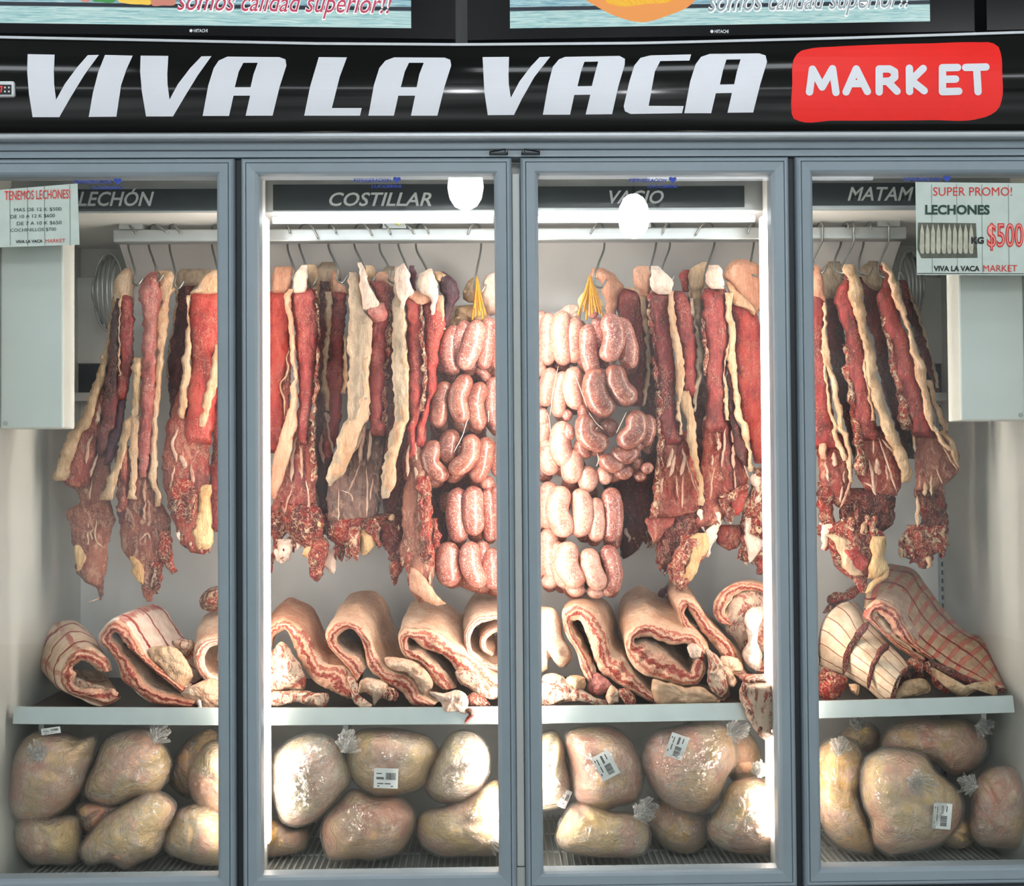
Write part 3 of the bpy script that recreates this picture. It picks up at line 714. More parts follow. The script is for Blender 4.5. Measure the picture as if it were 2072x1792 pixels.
# ------------------------------------------------------------------ the three screens over the header
def screen_mat(name, lightc, midc, lines):
    t = NT(name); tc = t.n('ShaderNodeTexCoord'); mp = t.n('ShaderNodeMapping', Vector=tc.outputs['UV'], Scale=(5, 60, 1))
    n = t.noise(mp.outputs[0], 3.0, 5, .65, 1.2); sx = t.n('ShaderNodeSeparateXYZ', Vector=tc.outputs['UV'])
    c = t.ramp(n, [(.34, '3f7390'), (.48, midc), (.62, lightc), (.75, 'eef6f4')])
    c2 = t.ramp(n, [(.3, '5d97a6'), (.48, 'a6d0d0'), (.66, 'd6ece6')])
    c = t.mix(t.ramp(sx.outputs['Y'], [(.10, 1.0), (.102, 0.0)]), c, c2)
    for v0, v1 in lines:
        mid = (v0+v1)/2; d = t.math('ABSOLUTE', t.math('SUBTRACT', t.math('ADD', sx.outputs['Y'], t.math('MULTIPLY', t.math('SUBTRACT', n, .5), .004)), mid))
        c = t.mix(t.ramp(d, [((v1-v0)/2, 1.0), ((v1-v0)/2+.002, 0.0)]), c, '0d1a2c')
    t.set(Base_Color=(.02, .02, .02, 1), Roughness=.15, Emission_Color=c, Emission_Strength=.95); return t.m
SM = screen_mat('plank_picture', 'bfe0e0', '86b6c4', [(.082, .098), (.42, .436), (.75, .766)])
def tv(label, bl, br, sl, sr, Y, title, food):
    H_ = .56
    q0 = P(*bl, Y); q1 = P(*br, Y); up = np.array([0, 0, H_])
    t = thing('television', label, 'television', (q0+q1)/2+np.array([0, .03, 0]), 'screens above the header')
    dp = np.array([0, .055, 0])
    MB().hexa([q0, q1, q1+dp, q0+dp, q0+up, q1+up, q1+dp+up, q0+dp+up]).build('bezel', MT['tv'], t)
    if sl is None: return t
    s0 = P(*sl, Y-.0012); s1 = P(*sr, Y-.0012); hs = np.array([0, 0, H_-.10])
    sc = mesh_obj('screen', [s0, s1, s1+hs, s0+hs], [(0, 1, 2, 3)], SM, t, [(0, 0), (1, 0), (1, 1), (0, 1)], False)
    slope = (sr[1]-sl[1])/(sr[0]-sl[0])
    for nm, a in (('outline', .03), ('script', .0)):
        sign_text('somos calidad superior!!', title[0], title[1], title[2]-(3 if a else 0), title[3]+(3 if a else 0), Y-(.0018 if a else .0026), MT['tv_white'] if a else MT[title[4]], sc, 'screen_lettering', .35, a+.004, slope*1.3)
    for col, poly in food:
        pp = spl(poly, 40, True); mesh_obj('screen_picture', P(pp[:, 0], pp[:, 1], Y-.0016), [range(40)], MT[col], sc, None, False)
    sign_text('HITACHI', title[5]+8, title[5]+36, title[6]-3.4, title[6]+3.4, Y-.0012, MT['letter'], t, 'brand_lettering', .0, .02)
    c = np.array([(title[5]+2.5+3.3*math.cos(a), title[6]+3.3*math.sin(a)) for a in np.linspace(0, 2*math.pi, 16, endpoint=False)])
    mesh_obj('brand_lettering', P(c[:, 0], c[:, 1], Y-.0012), [range(16)], MT['letter'], t, None, False)
    return t
MT['tv_white'] = emit('screen_white', 'ffffff', 1.0); MT['tv_pink'] = emit('screen_pink', 'c93259', .85); MT['tv_rose'] = emit('screen_rose', '9fb4bc', .7)
MT['tv_green'] = emit('screen_green', '1f8f34', .9); MT['tv_yellow'] = emit('screen_yellow', 'f0c53a', 1.0); MT['tv_orange'] = emit('screen_orange', 'ef932a', .9)
MT['tv_light'] = emit('screen_light_yellow', 'f9cf58', .95); MT['tv_brick'] = emit('screen_brick', 'd0816c', .9)
tv('black television showing teal planks and vegetables above the left half of the header', (-330, 62), (921, 79), (-300, 42.5), (832, 57), -.03,
   (358, 795, -20, 33, 'tv_pink', 384, 62),
   [('tv_brick', [(163, -6), (181, -6), (182, 2), (172, 4), (164, 2)]), ('tv_green', [(186, -8), (232, -8), (233, 3), (222, 6), (204, 4), (188, 2)]),
    ('tv_yellow', [(234, -8), (306, -8), (306, 8), (285, 9), (255, 7), (240, 3)]), ('tv_brick', [(306, -8), (356, -8), (355, 8), (330, 11), (307, 10)])])
tv('black television showing an orange glow on teal planks above the right half of the header', (946, 81), (1972, 63), (1032, 57.5), (1882, 43), -.03,
   (1432, 1845, -18, 37, 'tv_rose', 1438, 63.5),
   [('tv_orange', [(1160, -20), (1420, -20), (1400, 8), (1350, 32), (1300, 45), (1255, 36), (1205, 12)]),
    ('tv_light', [(1220, -20), (1385, -20), (1360, 2), (1310, 8), (1250, 12), (1226, 4)])])
tv('black screen edge at the far right above the header', (1997, 61), (2500, 52), None, None, -.03, None, None)

# ------------------------------------------------------------------ two paper posters taped to the glass
def poster(label, c4, build):
    c4 = np.array(c4, float); Y = .0075
    q = P(c4[:, 0], c4[:, 1], Y); q2 = P(c4[:, 0], c4[:, 1], Y+.0012)
    t = thing('paper_poster', label, 'poster', q.mean(0))
    MB().hexa([q[3], q[2], q2[2], q2[3], q[0], q[1], q2[1], q2[0]]).build('sheet', MT['paper'], t)
    build(t, Y-.0006); return t
def quad(t, Y, pts, mat, name):
    p = np.array(pts, float); return mesh_obj(name, P(p[:, 0], p[:, 1], Y), [range(len(p))], MT[mat], t, None, False)
def left_poster(t, Y):
    X = lambda v: cx('x', v)
    Z = lambda v: cy('x', v)
    m = MB()
    for x in (222, 620, 1005, 1580):
        p = np.array([(X(x-6), Z(350-x*.05)), (X(x+6), Z(350-x*.05)), (X(x+16), Z(1640)), (X(x+4), Z(1640))]); m.add(P(p[:, 0], p[:, 1], Y), [(0, 1, 2, 3)])
    m.build('plank_lines', MT['paper_line'], t)
    def tx(s, x0, x1, yt, yb, slope, mat, off, sh=0.0, Yo=-.0006, g=0): sign_text(s, X(x0)-g, X(x1)+g, Z(yt)-g, Z(yb)+g, Y+Yo, MT[mat], t, 'lettering', sh, off, slope)
    tx('TENEMOS LECHONES!', 105, 1585, 410, 612, -.028, 'ink_pink', .0, 0, -.0004, 1); tx('TENEMOS LECHONES!', 105, 1585, 410, 612, -.028, 'ink_red', .0, 0, -.0008)
    tx('MAS DE 12 K $500', 320, 1390, 795, 885, -.022, 'ink_green', .0); tx('DE 10 A 12 K $600', 235, 1245, 950, 1040, -.03, 'ink_green', .0)
    tx('DE 7 A 10 K $650', 380, 1395, 1105, 1195, -.026, 'ink_green', .0); tx('COCHINILLOS $700', 235, 1270, 1260, 1345, -.03, 'ink_green', .0)
    tx('VIVA LA VACA', 355, 965, 1520, 1592, -.03, 'ink_black', .025); tx('MARKET', 1030, 1475, 1500, 1580, -.03, 'ink_red', .0)
def right_poster(t, Y):
    X = lambda v: cx('X', v)
    Z = lambda v: cy('X', v)
    m = MB()
    for x in (350, 745, 1140, 1560):
        p = np.array([(X(x-4), Z(180)), (X(x+4), Z(180)), (X(x+18), Z(1570)), (X(x+10), Z(1570))]); m.add(P(p[:, 0], p[:, 1], Y), [(0, 1, 2, 3)])
    m.build('plank_lines', MT['paper_line'], t)
    quad(t, Y, [(X(125), Z(1576)), (X(1900), Z(1582)), (X(1900), Z(1592)), (X(125), Z(1588))], 'ink_black', 'rule_line')
    def tx(s, x0, x1, yt, yb, mat, off, Yo=-.0006, g=0): return sign_text(s, X(x0)-g, X(x1)+g, Z(yt)-g, Z(yb)+g, Y+Yo, MT[mat], t, 'lettering', 0, off, 0)
    tx('SUPER PROMO!', 375, 1620, 222, 358, 'ink_red', .0, -.0004)
    tx('LECHONES', 250, 1268, 500, 655, 'ink_green', .035)
    tx('$500', 1225, 1800, 785, 1225, 'ink_red', .03, -.0006); tx('$500', 1240, 1786, 805, 1205, 'ink_pink', -.026, -.001)
    tx('KG', 975, 1175, 1005, 1115, 'ink_black', .045, -.0012)
    tx('VIVA LA VACA', 385, 1108, 1460, 1548, 'ink_black', .03); tx('MARKET', 1165, 1700, 1450, 1550, 'ink_red', .0)
    ph = quad(t, Y-.0003, [(X(135), Z(780)), (X(1050), Z(790)), (X(1075), Z(1335)), (X(190), Z(1340)), (X(125), Z(1200))], 'photo_bg', 'printed_photo')
    m = MB()
    for k in range(10):
        x = 200+k*86; w = 33
        p = spl([(x-12, 850), (x, 800), (x+12, 850), (x+w*.8, 900), (x+w, 1050), (x+w, 1200), (x+w*.6, 1270), (x-w*.4, 1270), (x-w, 1200), (x-w*.9, 1050), (x-w*.7, 900)], 30, True)
        m.add(P(cx('X', p[:, 0]), cy('X', p[:, 1]), Y-.0008), [range(30)])
    m.build('pig_print', MT['pig'], ph)
poster('small paper poster with prices in four dark lines taped to the leftmost door', [(-26, 386), (157, 371), (161, 495), (-24, 501)], left_poster)
poster('larger paper poster with a photo and a big red price taped to the rightmost door', [(1852, 368), (2105, 371), (2108, 557), (1855, 556)], right_poster)
# ------------------------------------------------------------------ builders for the meat
def pchip(x, y, t):
    x = np.asarray(x, float); y = np.asarray(y, float)
    if len(x) == 2: return np.interp(t, x, y)
    h = np.diff(x); d = np.diff(y)/h; m = np.zeros(len(x))
    for i in range(1, len(x)-1):
        m[i] = 0 if d[i-1]*d[i] <= 0 else 2*d[i-1]*d[i]/(d[i-1]+d[i])
    m[0], m[-1] = d[0], d[-1]
    k = np.clip(np.searchsorted(x, t, side='right')-1, 0, len(x)-2); s = (t-x[k])/h[k]
    return (2*s**3-3*s**2+1)*y[k] + (s**3-2*s**2+s)*h[k]*m[k] + (-2*s**3+3*s**2)*y[k+1] + (s**3-s**2)*h[k]*m[k+1]

SEED = [100]; SHG = 'rolled flanks and racks on the shelf'
def slab(name, mat, rows, Y, th, parent, rag=0.0, jag=1.6, amp=.0035, nu=18, cap=14, back=.7, pw=2.6, tilt=0.0):
    """a strip of meat given by its left and right edge down the picture, rounded towards the viewer"""
    r = rows_of(rows) if isinstance(rows, str) else np.asarray(rows, float)
    if isinstance(mat, str) and mat.startswith('trim'): jag, amp = max(jag, 4.0), max(amp, .008)
    elif isinstance(mat, str) and mat.startswith('fat'): jag, amp = max(jag, 2.6), max(amp, .0055)
    elif isinstance(mat, str): jag, amp = max(jag, 2.4), max(amp, .0045)
    r = r[np.argsort(r[:, 0])]; SEED[0] += 1; sd = SEED[0]; rng = np.random.RandomState(sd)
    y0, y1 = r[0, 0], r[-1, 0]; ny = int(np.clip((y1-y0)/3.6, 8, 190))
    t = np.linspace(0, 1, ny); t = t - .02*np.sin(2*math.pi*t); y = y0+(y1-y0)*t
    xl = pchip(r[:, 0], r[:, 1], y); xr = pchip(r[:, 0], r[:, 2], y)
    z3 = np.c_[y*.09, np.zeros(ny), np.zeros(ny)]
    xl = xl + jag*fbm(z3+[0, sd, 0], sd); xr = xr + jag*fbm(z3+[0, 0, sd+.5], sd+5)
    w = np.maximum(xr-xl, 1.5); nb = max(6, nu//2)
    a = np.r_[np.linspace(0, math.pi, nu), np.linspace(math.pi, 2*math.pi, nb+2)[1:-1]]
    cu = -np.cos(a); su = np.sin(a)
    ex = 2/pw; cu = np.sign(cu)*np.abs(cu)**ex; su = np.sign(su)*np.abs(su)**ex
    capv = np.minimum(1, np.sqrt(np.clip((y-y0)/cap, .02, 1)))*np.minimum(1, np.sqrt(np.clip((y1-y)/cap, .02, 1)))
    thl = np.minimum(th, .55*w/860+.004)*capv
    mid = (xl+xr)/2
    PXx = mid[:, None] + (w/2)[:, None]*cu[None, :]
    PY = np.repeat(y[:, None], len(a), 1)
    if rag:
        k = np.clip((t-.55)/.45, 0, 1)**1.5
        PY = PY + k[:, None]*rag*fbm(np.c_[PXx[-1]*.07, np.full(len(a), sd*1.3), np.zeros(len(a))], sd+9, 3)[None, :]
        PXx = PXx + (np.clip((t-.5)/.5, 0, 1)*rag*.35)[:, None]*fbm(np.stack([PY*.05, PXx*.03, np.full_like(PY, sd)], -1), sd+3, 2)
    D = np.where(su > 0, -thl[:, None]*su, -thl[:, None]*su*back)
    Yv = Y + D + tilt*(y-y0)[:, None]/860
    V = P(PXx, PY, Yv)
    nz = fbm(V*28+sd*.37, sd, 4)
    V[..., 1] -= amp*nz*(0.4+0.6*np.abs(su))[None, :]*capv[:, None]
    V[..., 0] += amp*.45*fbm(V*44+sd*.11, sd+2, 3)
    if amp > .006: V[..., 1] -= amp*.8*np.abs(fbm(V*75+sd*.7, sd+4, 2))*capv[:, None]
    n = len(a); uv = np.stack([np.repeat(cu[None, :]*.5+.5, ny, 0), np.repeat(t[:, None], n, 1)], -1)
    Fc = [(i*n+j, (i+1)*n+j, (i+1)*n+(j+1) % n, i*n+(j+1) % n) for i in range(ny-1) for j in range(n)]
    Fc += [tuple(range(n)), tuple((ny-1)*n+j for j in range(n))[::-1]]
    return mesh_obj(name, V.reshape(-1, 3), Fc, MT[mat] if isinstance(mat, str) else mat, parent, uv.reshape(-1, 2))

def blob(name, mat, poly, Y, th, parent, n=72, nr=14, amp=.006, back=.7, jag=1.2, pw=2.2):
    """a rounded lump with this outline"""
    p = pts_of(poly) if isinstance(poly, str) else np.asarray(poly, float)
    SEED[0] += 1; sd = SEED[0]
    p = spl(p, n, True); p = p + 1.6*jag*np.c_[fbm(np.c_[p*.09, np.full(n, sd)], sd), fbm(np.c_[p*.09, np.full(n, sd+.5)], sd+4)]
    c = p.mean(0); rho = np.sin(np.linspace(0, math.pi/2, nr+1))[1:]
    V = []; uv = []; S = []
    for side in (1, -1):
        V.append(P(c[0], c[1], Y-(th if side > 0 else -th*back))[None]); S.append([side])
        for q in rho[:-1]:
            pp = c+(p-c)*q; h = (1-q**pw)**(1/pw); V.append(P(pp[:, 0], pp[:, 1], np.full(n, Y-(th*h if side > 0 else -th*back*h)))); S.append([side]*n)
    V.append(P(p[:, 0], p[:, 1], np.full(n, Y))); S.append([0]*n)
    V = np.vstack(V); S = np.concatenate(S)
    nz = fbm(V*30+sd*.29, sd, 4)-.5*np.abs(fbm(V*62+sd*.5, sd+5, 3)); V[:, 1] -= amp*nz*(S+.3)
    if parent is not None and parent.get('group') == SHG: on_shelf(V)
    o2 = 1+(nr-1)*n; e = 2*o2; Fc = []
    for s, o in ((0, 0), (1, o2)):
        ring = lambda i, j: (o+1+i*n+j % n) if i < nr-1 else (e+j % n)
        for j in range(n):
            f = [(o, ring(0, j), ring(0, j+1))]
            f += [(ring(i, j), ring(i+1, j), ring(i+1, j+1), ring(i, j+1)) for i in range(nr-1)]
            Fc += [g[::-1] if s == 0 else g for g in f]
    return mesh_obj(name, V, Fc, MT[mat], parent)

def cord(name, mat, path, Y, w, parent, n=8, m=22, taper=True, Y2=None, flat=1.0):
    """a strip, rib or drip running along these points; w = width in picture points"""
    p = pts_of(path) if isinstance(path, str) else np.asarray(path, float)
    p = spl(p, m); w = np.asarray(w, float)
    ww = np.interp(np.linspace(0, 1, m), np.linspace(0, 1, w.size), w.ravel()) if w.size > 1 else np.full(m, float(w))
    if taper: ww = ww*np.sqrt(np.clip(np.minimum(np.linspace(0, 1, m), np.linspace(1, 0, m))*9, .08, 1))
    Yv = np.linspace(Y, Y if Y2 is None else Y2, m)
    r = ww/2*(Yv+2.4)/F
    cl = P(p[:, 0], p[:, 1], Yv); mb = MB().tube(cl, r, n)
    V = np.vstack(mb.V); SEED[0] += 1
    if flat < 1: V[:, 1] = np.repeat(cl[:, 1], n)+(V[:, 1]-np.repeat(cl[:, 1], n))*flat
    V = V + (r.mean()*.35)*np.stack([fbm(V*60+k*9.1+SEED[0], SEED[0]+k, 2) for k in range(3)], -1)
    mb.V = [V]; return mb.build(name, MT[mat] if isinstance(mat, str) else mat, parent, True)

def ribs(name, mat, parent, Y, items):
    for path, w in items:
        p = pts_of(path); SEED[0] += 1
        p = spl(p, 9); p = p + (.12*w+.6)*np.c_[fbm(np.c_[p*.13, np.full(9, SEED[0])], 3), np.zeros(9)]
        w_ = max(1.0, w*.85); cord(name, 'bone' if mat == 'fat_white' else mat, p, Y, [w_*.35, w_*.75, w_, w_*.9, w_*1.1, w_*.3], parent, 8, 26, True, None, .45)

CLAMP = lambda V: None
def frill(parent, Y, region, n, seed, mats=('trim', 'trim_fat'), size=(14, 46), name='ragged_trim'):
    """torn shreds hanging along the lower edge given by the points (crop: x y, ...)"""
    rng = np.random.RandomState(seed); ed = pts_of(region); d = np.r_[0, np.cumsum(np.linalg.norm(np.diff(ed, axis=0), axis=1))]
    for k in range(int(n*1.8)):
        s = rng.uniform(0, d[-1]); x = np.interp(s, d, ed[:, 0]); y = np.interp(s, d, ed[:, 1])-rng.uniform(0, 26)*(k % 2)
        L = rng.uniform(*size)*.85; w = L*rng.uniform(.35, .7); a = rng.uniform(-.35, .35)
        pth = np.array([(x-a*L*.9, y-L*.9), (x-a*L*.3+rng.uniform(-3, 3), y-L*.4), (x+rng.uniform(-5, 5), y), (x+a*L*.6+rng.uniform(-4, 4), y+L*.5)])
        cord(name, mats[rng.randint(len(mats))], pth, Y+rng.uniform(-.014, .02), [w*.9, w, w*.7, w*.18], parent, 8, 14, True)

def on_shelf(V):
    """whatever lies on the shelf rests on its plate"""
    lim = shelf_z(V[..., 0])-.0170; V[..., 2] = np.where((V[..., 1] > .113) & (V[..., 2] > .74), np.maximum(V[..., 2], lim), V[..., 2]); return V

def fold(parent, pairs, Y, depth, back, sc=1.05, mats=('layer', 'skin', 'membrane'), crop='m', ns=110, nf=16, nd=16, amp=.0035, belly=.35, wav=2.0, persp=None):
    """a rolled or folded flank: the layered cut face in front, skin outside, rib lining inside"""
    q = np.array([[cx(crop, a), cy(crop, b), cx(crop, c), cy(crop, d)] for a, b, c, d in pairs])
    SEED[0] += 1; sd = SEED[0]; q = spl(q, ns); o, i_ = q[:, :2], q[:, 2:]
    ctr = np.vstack([o, i_]).mean(0); k = CR[crop][2]; off = np.array(back)/k
    t = np.linspace(0, 1, ns)
    d = np.linspace(0, 1, nd+1)
    nrm = (o-i_)/(np.linalg.norm(o-i_, axis=1)[:, None]+1e-6)
    nn = fbm(np.c_[o*.035, np.full(ns, sd)], sd, 3)
    i_ = i_ + nrm*(wav*fbm(np.c_[i_*.09, np.full(ns, sd+.5)], sd+3, 3))[:, None]; o = o + nrm*(wav*.6*nn)[:, None]
    if persp is None: persp = (Y+2.4)/(Y+depth+2.4)
    def at(p, dd):
        s = 1+(sc*persp-1)*dd + belly*.12*math.sin(math.pi*min(1, dd*1.0))
        pp = ctr+(p-ctr)*s+off*dd
        return P(pp[:, 0], pp[:, 1], np.full(len(pp), Y+depth*dd))
    n_ = np.linspace(0, 1, nf+1); Vf = []; uf = []
    for b in n_:
        pp = o*(1-b)+i_*b; v = P(pp[:, 0], pp[:, 1], np.full(ns, Y)); 
        edge = (abs(2*b-1))**3
        v[:, 1] += .012*edge - amp*1.6*fbm(v*46+sd*.3, sd+7, 3); Vf.append(on_shelf(v)); uf.append(np.c_[t*3, np.full(ns, b)])
    Vf = np.array(Vf); grid = lambda a, b_: [(x*ns+y, x*ns+y+1, (x+1)*ns+y+1, (x+1)*ns+y) for x in range(a) for y in range(b_)]
    Fc = grid(nf, ns-1)
    f = mesh_obj('cut_face', Vf.reshape(-1, 3), Fc, MT[mats[0]], parent, np.vstack(uf))
    def side(name, edge, vf, mat, flip):
        V = [vf]; uvs = [np.c_[t, np.zeros(ns)]]
        for j, dd in enumerate(d[1:], 1):
            v = at(edge, dd); v += amp*np.stack([fbm(v*22+sd+3.1*c, sd+11+c, 2) for c in range(3)], -1)
            V.append(on_shelf(v)); uvs.append(np.c_[t, np.full(ns, dd)])
        V = np.array(V); G = grid(nd, ns-1); G = [g[::-1] for g in G] if flip else G
        return mesh_obj(name, V.reshape(-1, 3), G, MT[mat], parent, np.vstack(uvs)), V[-1]
    so, bo = side('outer_skin', o, Vf[0], mats[1], True)
    si, bi = side('inner_lining', i_, Vf[-1], mats[2], False)
    # the far end and the two free edges close the slab
    V = []; Fe = []
    for e in (0, ns-1):
        ring = [Vf[b][e] for b in range(nf+1)]
        co_ = [np.array(at(o[[e]], dd)[0]) for dd in d[1:]]; ci = [np.array(at(i_[[e]], dd)[0]) for dd in d[1:]]
        base = len(V); cols = [[Vf[0][e], Vf[-1][e]]]+[[a, b] for a, b in zip(co_, ci)]
        for a, b in cols: V += [a, b]
        Fe += [(base+2*x, base+2*x+1, base+2*x+3, base+2*x+2) for x in range(len(cols)-1)]
    base = len(V); V += list(bo)+list(bi); Fe += [(base+x, base+x+1, base+ns+x+1, base+ns+x) for x in range(ns-1)]
    mesh_obj('free_edge', np.array(V), Fe, MT[mats[0]], parent, np.tile([.5, .6], (len(V), 1)))
    return f

def patch(name, mat, parent, curves, Y0, Y1, bulge, crop, nt=44, ns=90, amp=.003, thick=.02, Yends=None):
    """a curved sheet through a row of cross curves (picture points), bulging towards the viewer"""
    C = np.array([spl(np.array([[cx(crop, a), cy(crop, b)] for a, b in c]), nt) for c in curves])
    SEED[0] += 1; sd = SEED[0]; K = len(C)
    flat = C.reshape(K, -1); flat = spl(np.c_[C.mean(1), flat], ns)[:, 2:]; C = flat.reshape(ns, nt, 2)
    t = np.linspace(0, 1, nt)
    Ys = np.interp(np.linspace(0, 1, ns), np.linspace(0, 1, len(Y0)), Y0)[:, None]*(1-t)[None]+np.interp(np.linspace(0, 1, ns), np.linspace(0, 1, len(Y1)), Y1)[:, None]*t[None]
    Yv = Ys - bulge*np.sin(math.pi*t)[None]
    V = P(C[..., 0], C[..., 1], Yv); V[..., 1] -= amp*fbm(V*26+sd, sd, 3)
    on_shelf(V); B = V.copy(); B[..., 1] += thick; B[..., 2] -= .004
    uv = np.stack(np.meshgrid(np.linspace(0, 1, ns), t, indexing='ij'), -1)
    G = [(x*nt+y, (x+1)*nt+y, (x+1)*nt+y+1, x*nt+y+1) for x in range(ns-1) for y in range(nt-1)]
    N = ns*nt; G2 = [tuple(N+i for i in g[::-1]) for g in G]
    bnd = [x*nt for x in range(ns)]+[(ns-1)*nt+y for y in range(1, nt)]+[x*nt+nt-1 for x in range(ns-2, -1, -1)]+[y for y in range(nt-2, 0, -1)]
    S = [(bnd[i], N+bnd[i], N+bnd[(i+1) % len(bnd)], bnd[(i+1) % len(bnd)]) for i in range(len(bnd))]
    return mesh_obj(name, np.vstack([V.reshape(-1, 3), B.reshape(-1, 3)]), G+G2+S, MT[mat], parent, np.vstack([uv.reshape(-1, 2)]*2))

def at_px(c, x, y, Y): return P(cx(c, x), cy(c, y), Y)
BEEF = 'beef and rib cuts hanging from the hooks'
def hang(label, c, x, y, Y, name='hanging_beef_cut', cat='meat cut'): return thing(name, label, cat, at_px(c, x, y, Y), BEEF)
# ------------------------------------------------------------------ hanging beef, door by door
# ---- first door
t = hang('leftmost hanging beef cut, with a wide tan fat flap flaring to the left', 'a', 770, 210, .27)
slab('rib_plate', 'dry', 'b: -300 480 680, 0 300 720, 200 170 650, 400 100 600, 560 110 600, 640 165 595, 680 262 600, 800 285 600, 900 150 630, 960 180 640, 1020 215 632, 1110 208 605, 1180 205 590, 1260 250 575, 1400 262 565, 1500 262 545, 1580 340 535, 1640 455 522, 1760 490 505', .285, .018, t, 8)
slab('fat_flap', 'fat_tan', 'a: 330 640 690, 420 626 680, 540 606 655, 700 590 612, 900 566 596, 1100 506 572, 1300 445 550, 1500 365 475, 1780 252 405; b: 100 215 350, 200 165 300, 400 90 235, 500 52 210, 570 36 190, 600 60 160', .262, .014, t, 4)
slab('rib_meat', 'rib', 'a: 1380 505 530, 1500 470 525, 1640 430 510, 1780 390 495; b: 100 340 490, 250 270 460, 400 225 440, 560 180 420, 640 165 400', .262, .010, t, 6)
slab('lean_meat', 'lean_dark', 'a: 480 650 690, 540 640 690, 700 608 690, 900 592 690, 1100 570 685, 1300 548 670, 1500 522 665, 1780 490 640; b: 100 470 610, 250 470 570, 350 460 530', .255, .016, t)
slab('lean_meat', 'lean', 'a: 440 700 800, 540 690 825, 700 690 825, 900 688 822, 1100 683 820, 1300 668 788, 1500 662 752', .258, .016, t)
slab('fat_vein', 'fat', 'a: 430 680 715, 560 682 700, 800 684 698, 1000 684 698, 1260 665 690', .243, .004, t, 0, 1.0)
slab('purple_side', 'purple', 'a: 1480 665 755, 1780 640 715; b: 100 600 712, 250 560 660, 420 540 610', .262, .012, t, 5)
slab('top_fat', 'fat', 'a: 205 745 800, 300 662 825, 420 625 828, 480 630 822, 560 640 822', .262, .016, t)
slab('fat_edge', 'fat_yellow', 'b: 1220 252 300, 1320 262 360, 1400 262 340, 1480 258 320', .272, .008, t, 3)
ribs('rib_bone', 'fat_white', t, .250, [('b: 430 130,380 250,360 430', 8), ('a: 500 1540,480 1660,470 1740', 11), ('b: 470 330,430 460,400 560', 7)])
ribs('membrane_strand', 'fat', t, .266, [('b: 420 560,400 700,390 900', 4), ('b: 380 1000,380 1200,400 1340', 4), ('b: 460 960,470 1200,540 1250', 4), ('b: 440 1060,400 1100,430 1180', 3)])
cord('thread_end', 'fat_white', 'b: 510 1660,490 1740,440 1765,385 1778', .285, [5, 4, 2], t)

t = hang('second beef cut from the left wall, pink lean edged with pale fat', 'a', 1080, 235, .26)
slab('rib_plate', 'dry', 'b: 250 640 1050, 450 640 1058, 600 655 1060, 760 660 1090, 900 668 1150, 980 690 1190, 1100 688 1190, 1200 690 1178, 1290 735 1140, 1400 800 1110, 1500 840 1070, 1600 900 1050, 1700 930 1020, 1762 965 1000', .275, .022, t, 8)
slab('lean_meat', 'lean_pink', 'a: 240 980 1060, 300 925 1070, 400 884 1082, 500 875 1100, 580 905 1070, 700 915 1052, 900 914 1052, 1100 906 1042, 1300 900 1036, 1500 890 1022, 1780 884 1000; b: 150 868 990, 300 865 975, 450 880 965, 560 885 940', .245, .022, t)
slab('fat_edge', 'fat', 'a: 228 1050 1190, 300 1066 1235, 400 1078 1240, 500 1096 1175, 700 1050 1166, 900 1050 1146, 1100 1040 1112, 1300 1034 1096, 1500 1012 1086, 1780 998 1062; b: 200 985 1062, 500 985 1056, 650 1000 1066, 730 1025 1112, 790 1030 1112, 850 1030 1090', .252, .016, t, 6)
slab('fat_flap', 'fat_tan', 'a: 1080 830 905, 1200 815 898, 1350 808 895, 1500 800 890, 1640 790 880, 1780 725 850; b: 0 745 800, 200 690 782, 400 640 722, 600 560 662, 720 510 630, 772 500 610', .240, .012, t, 4)
slab('white_tendon', 'fat', 'a: 1560 815 880, 1780 805 876; b: 200 795 868, 400 785 865, 600 780 850, 780 770 840', .236, .006, t, 3)
slab('rib_meat', 'rib', 'b: 250 735 775, 400 705 772, 600 675 770, 800 662 764, 880 665 755', .246, .010, t, 5)
slab('dark_gap_meat', 'lean_dark', 'b: 840 650 770, 950 672 765, 1010 690 740', .262, .01, t, 4)
slab('torn_edge', 'trim', 'b: 1080 1060 1180, 1200 1068 1202, 1320 1080 1222, 1420 1120 1215, 1500 1205 1246', .255, .014, t, 8)
slab('torn_edge', 'trim', 'b: 1380 1000 1095, 1480 1005 1118, 1560 1020 1112, 1680 1046 1072', .258, .012, t, 6)
slab('fat_edge', 'fat_yellow', 'b: 1330 780 850, 1420 800 900, 1500 830 930, 1580 870 920, 1620 905 930', .255, .008, t, 4)
ribs('membrane_strand', 'fat_white', t, .248, [('b: 940 580,930 700,940 800', 8), ('b: 945 800,930 950,945 980', 6), ('b: 880 1180,960 1110,990 1180', 4), ('b: 1040 1440,1020 1560,1000 1640', 10), ('b: 1180 1130,1080 1230,1050 1320', 5)])

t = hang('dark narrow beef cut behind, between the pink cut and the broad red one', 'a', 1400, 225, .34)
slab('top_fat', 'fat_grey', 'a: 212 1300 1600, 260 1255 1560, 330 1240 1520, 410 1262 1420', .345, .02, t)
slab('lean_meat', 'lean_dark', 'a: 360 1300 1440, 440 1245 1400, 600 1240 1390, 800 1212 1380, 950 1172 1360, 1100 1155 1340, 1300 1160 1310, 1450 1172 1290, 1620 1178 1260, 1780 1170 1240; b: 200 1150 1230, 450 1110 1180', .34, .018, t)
slab('fat_edge', 'fat', 'a: 420 1238 1262, 560 1238 1254, 760 1216 1230, 930 1174 1192, 1100 1156 1168, 1280 1156 1166', .322, .005, t)

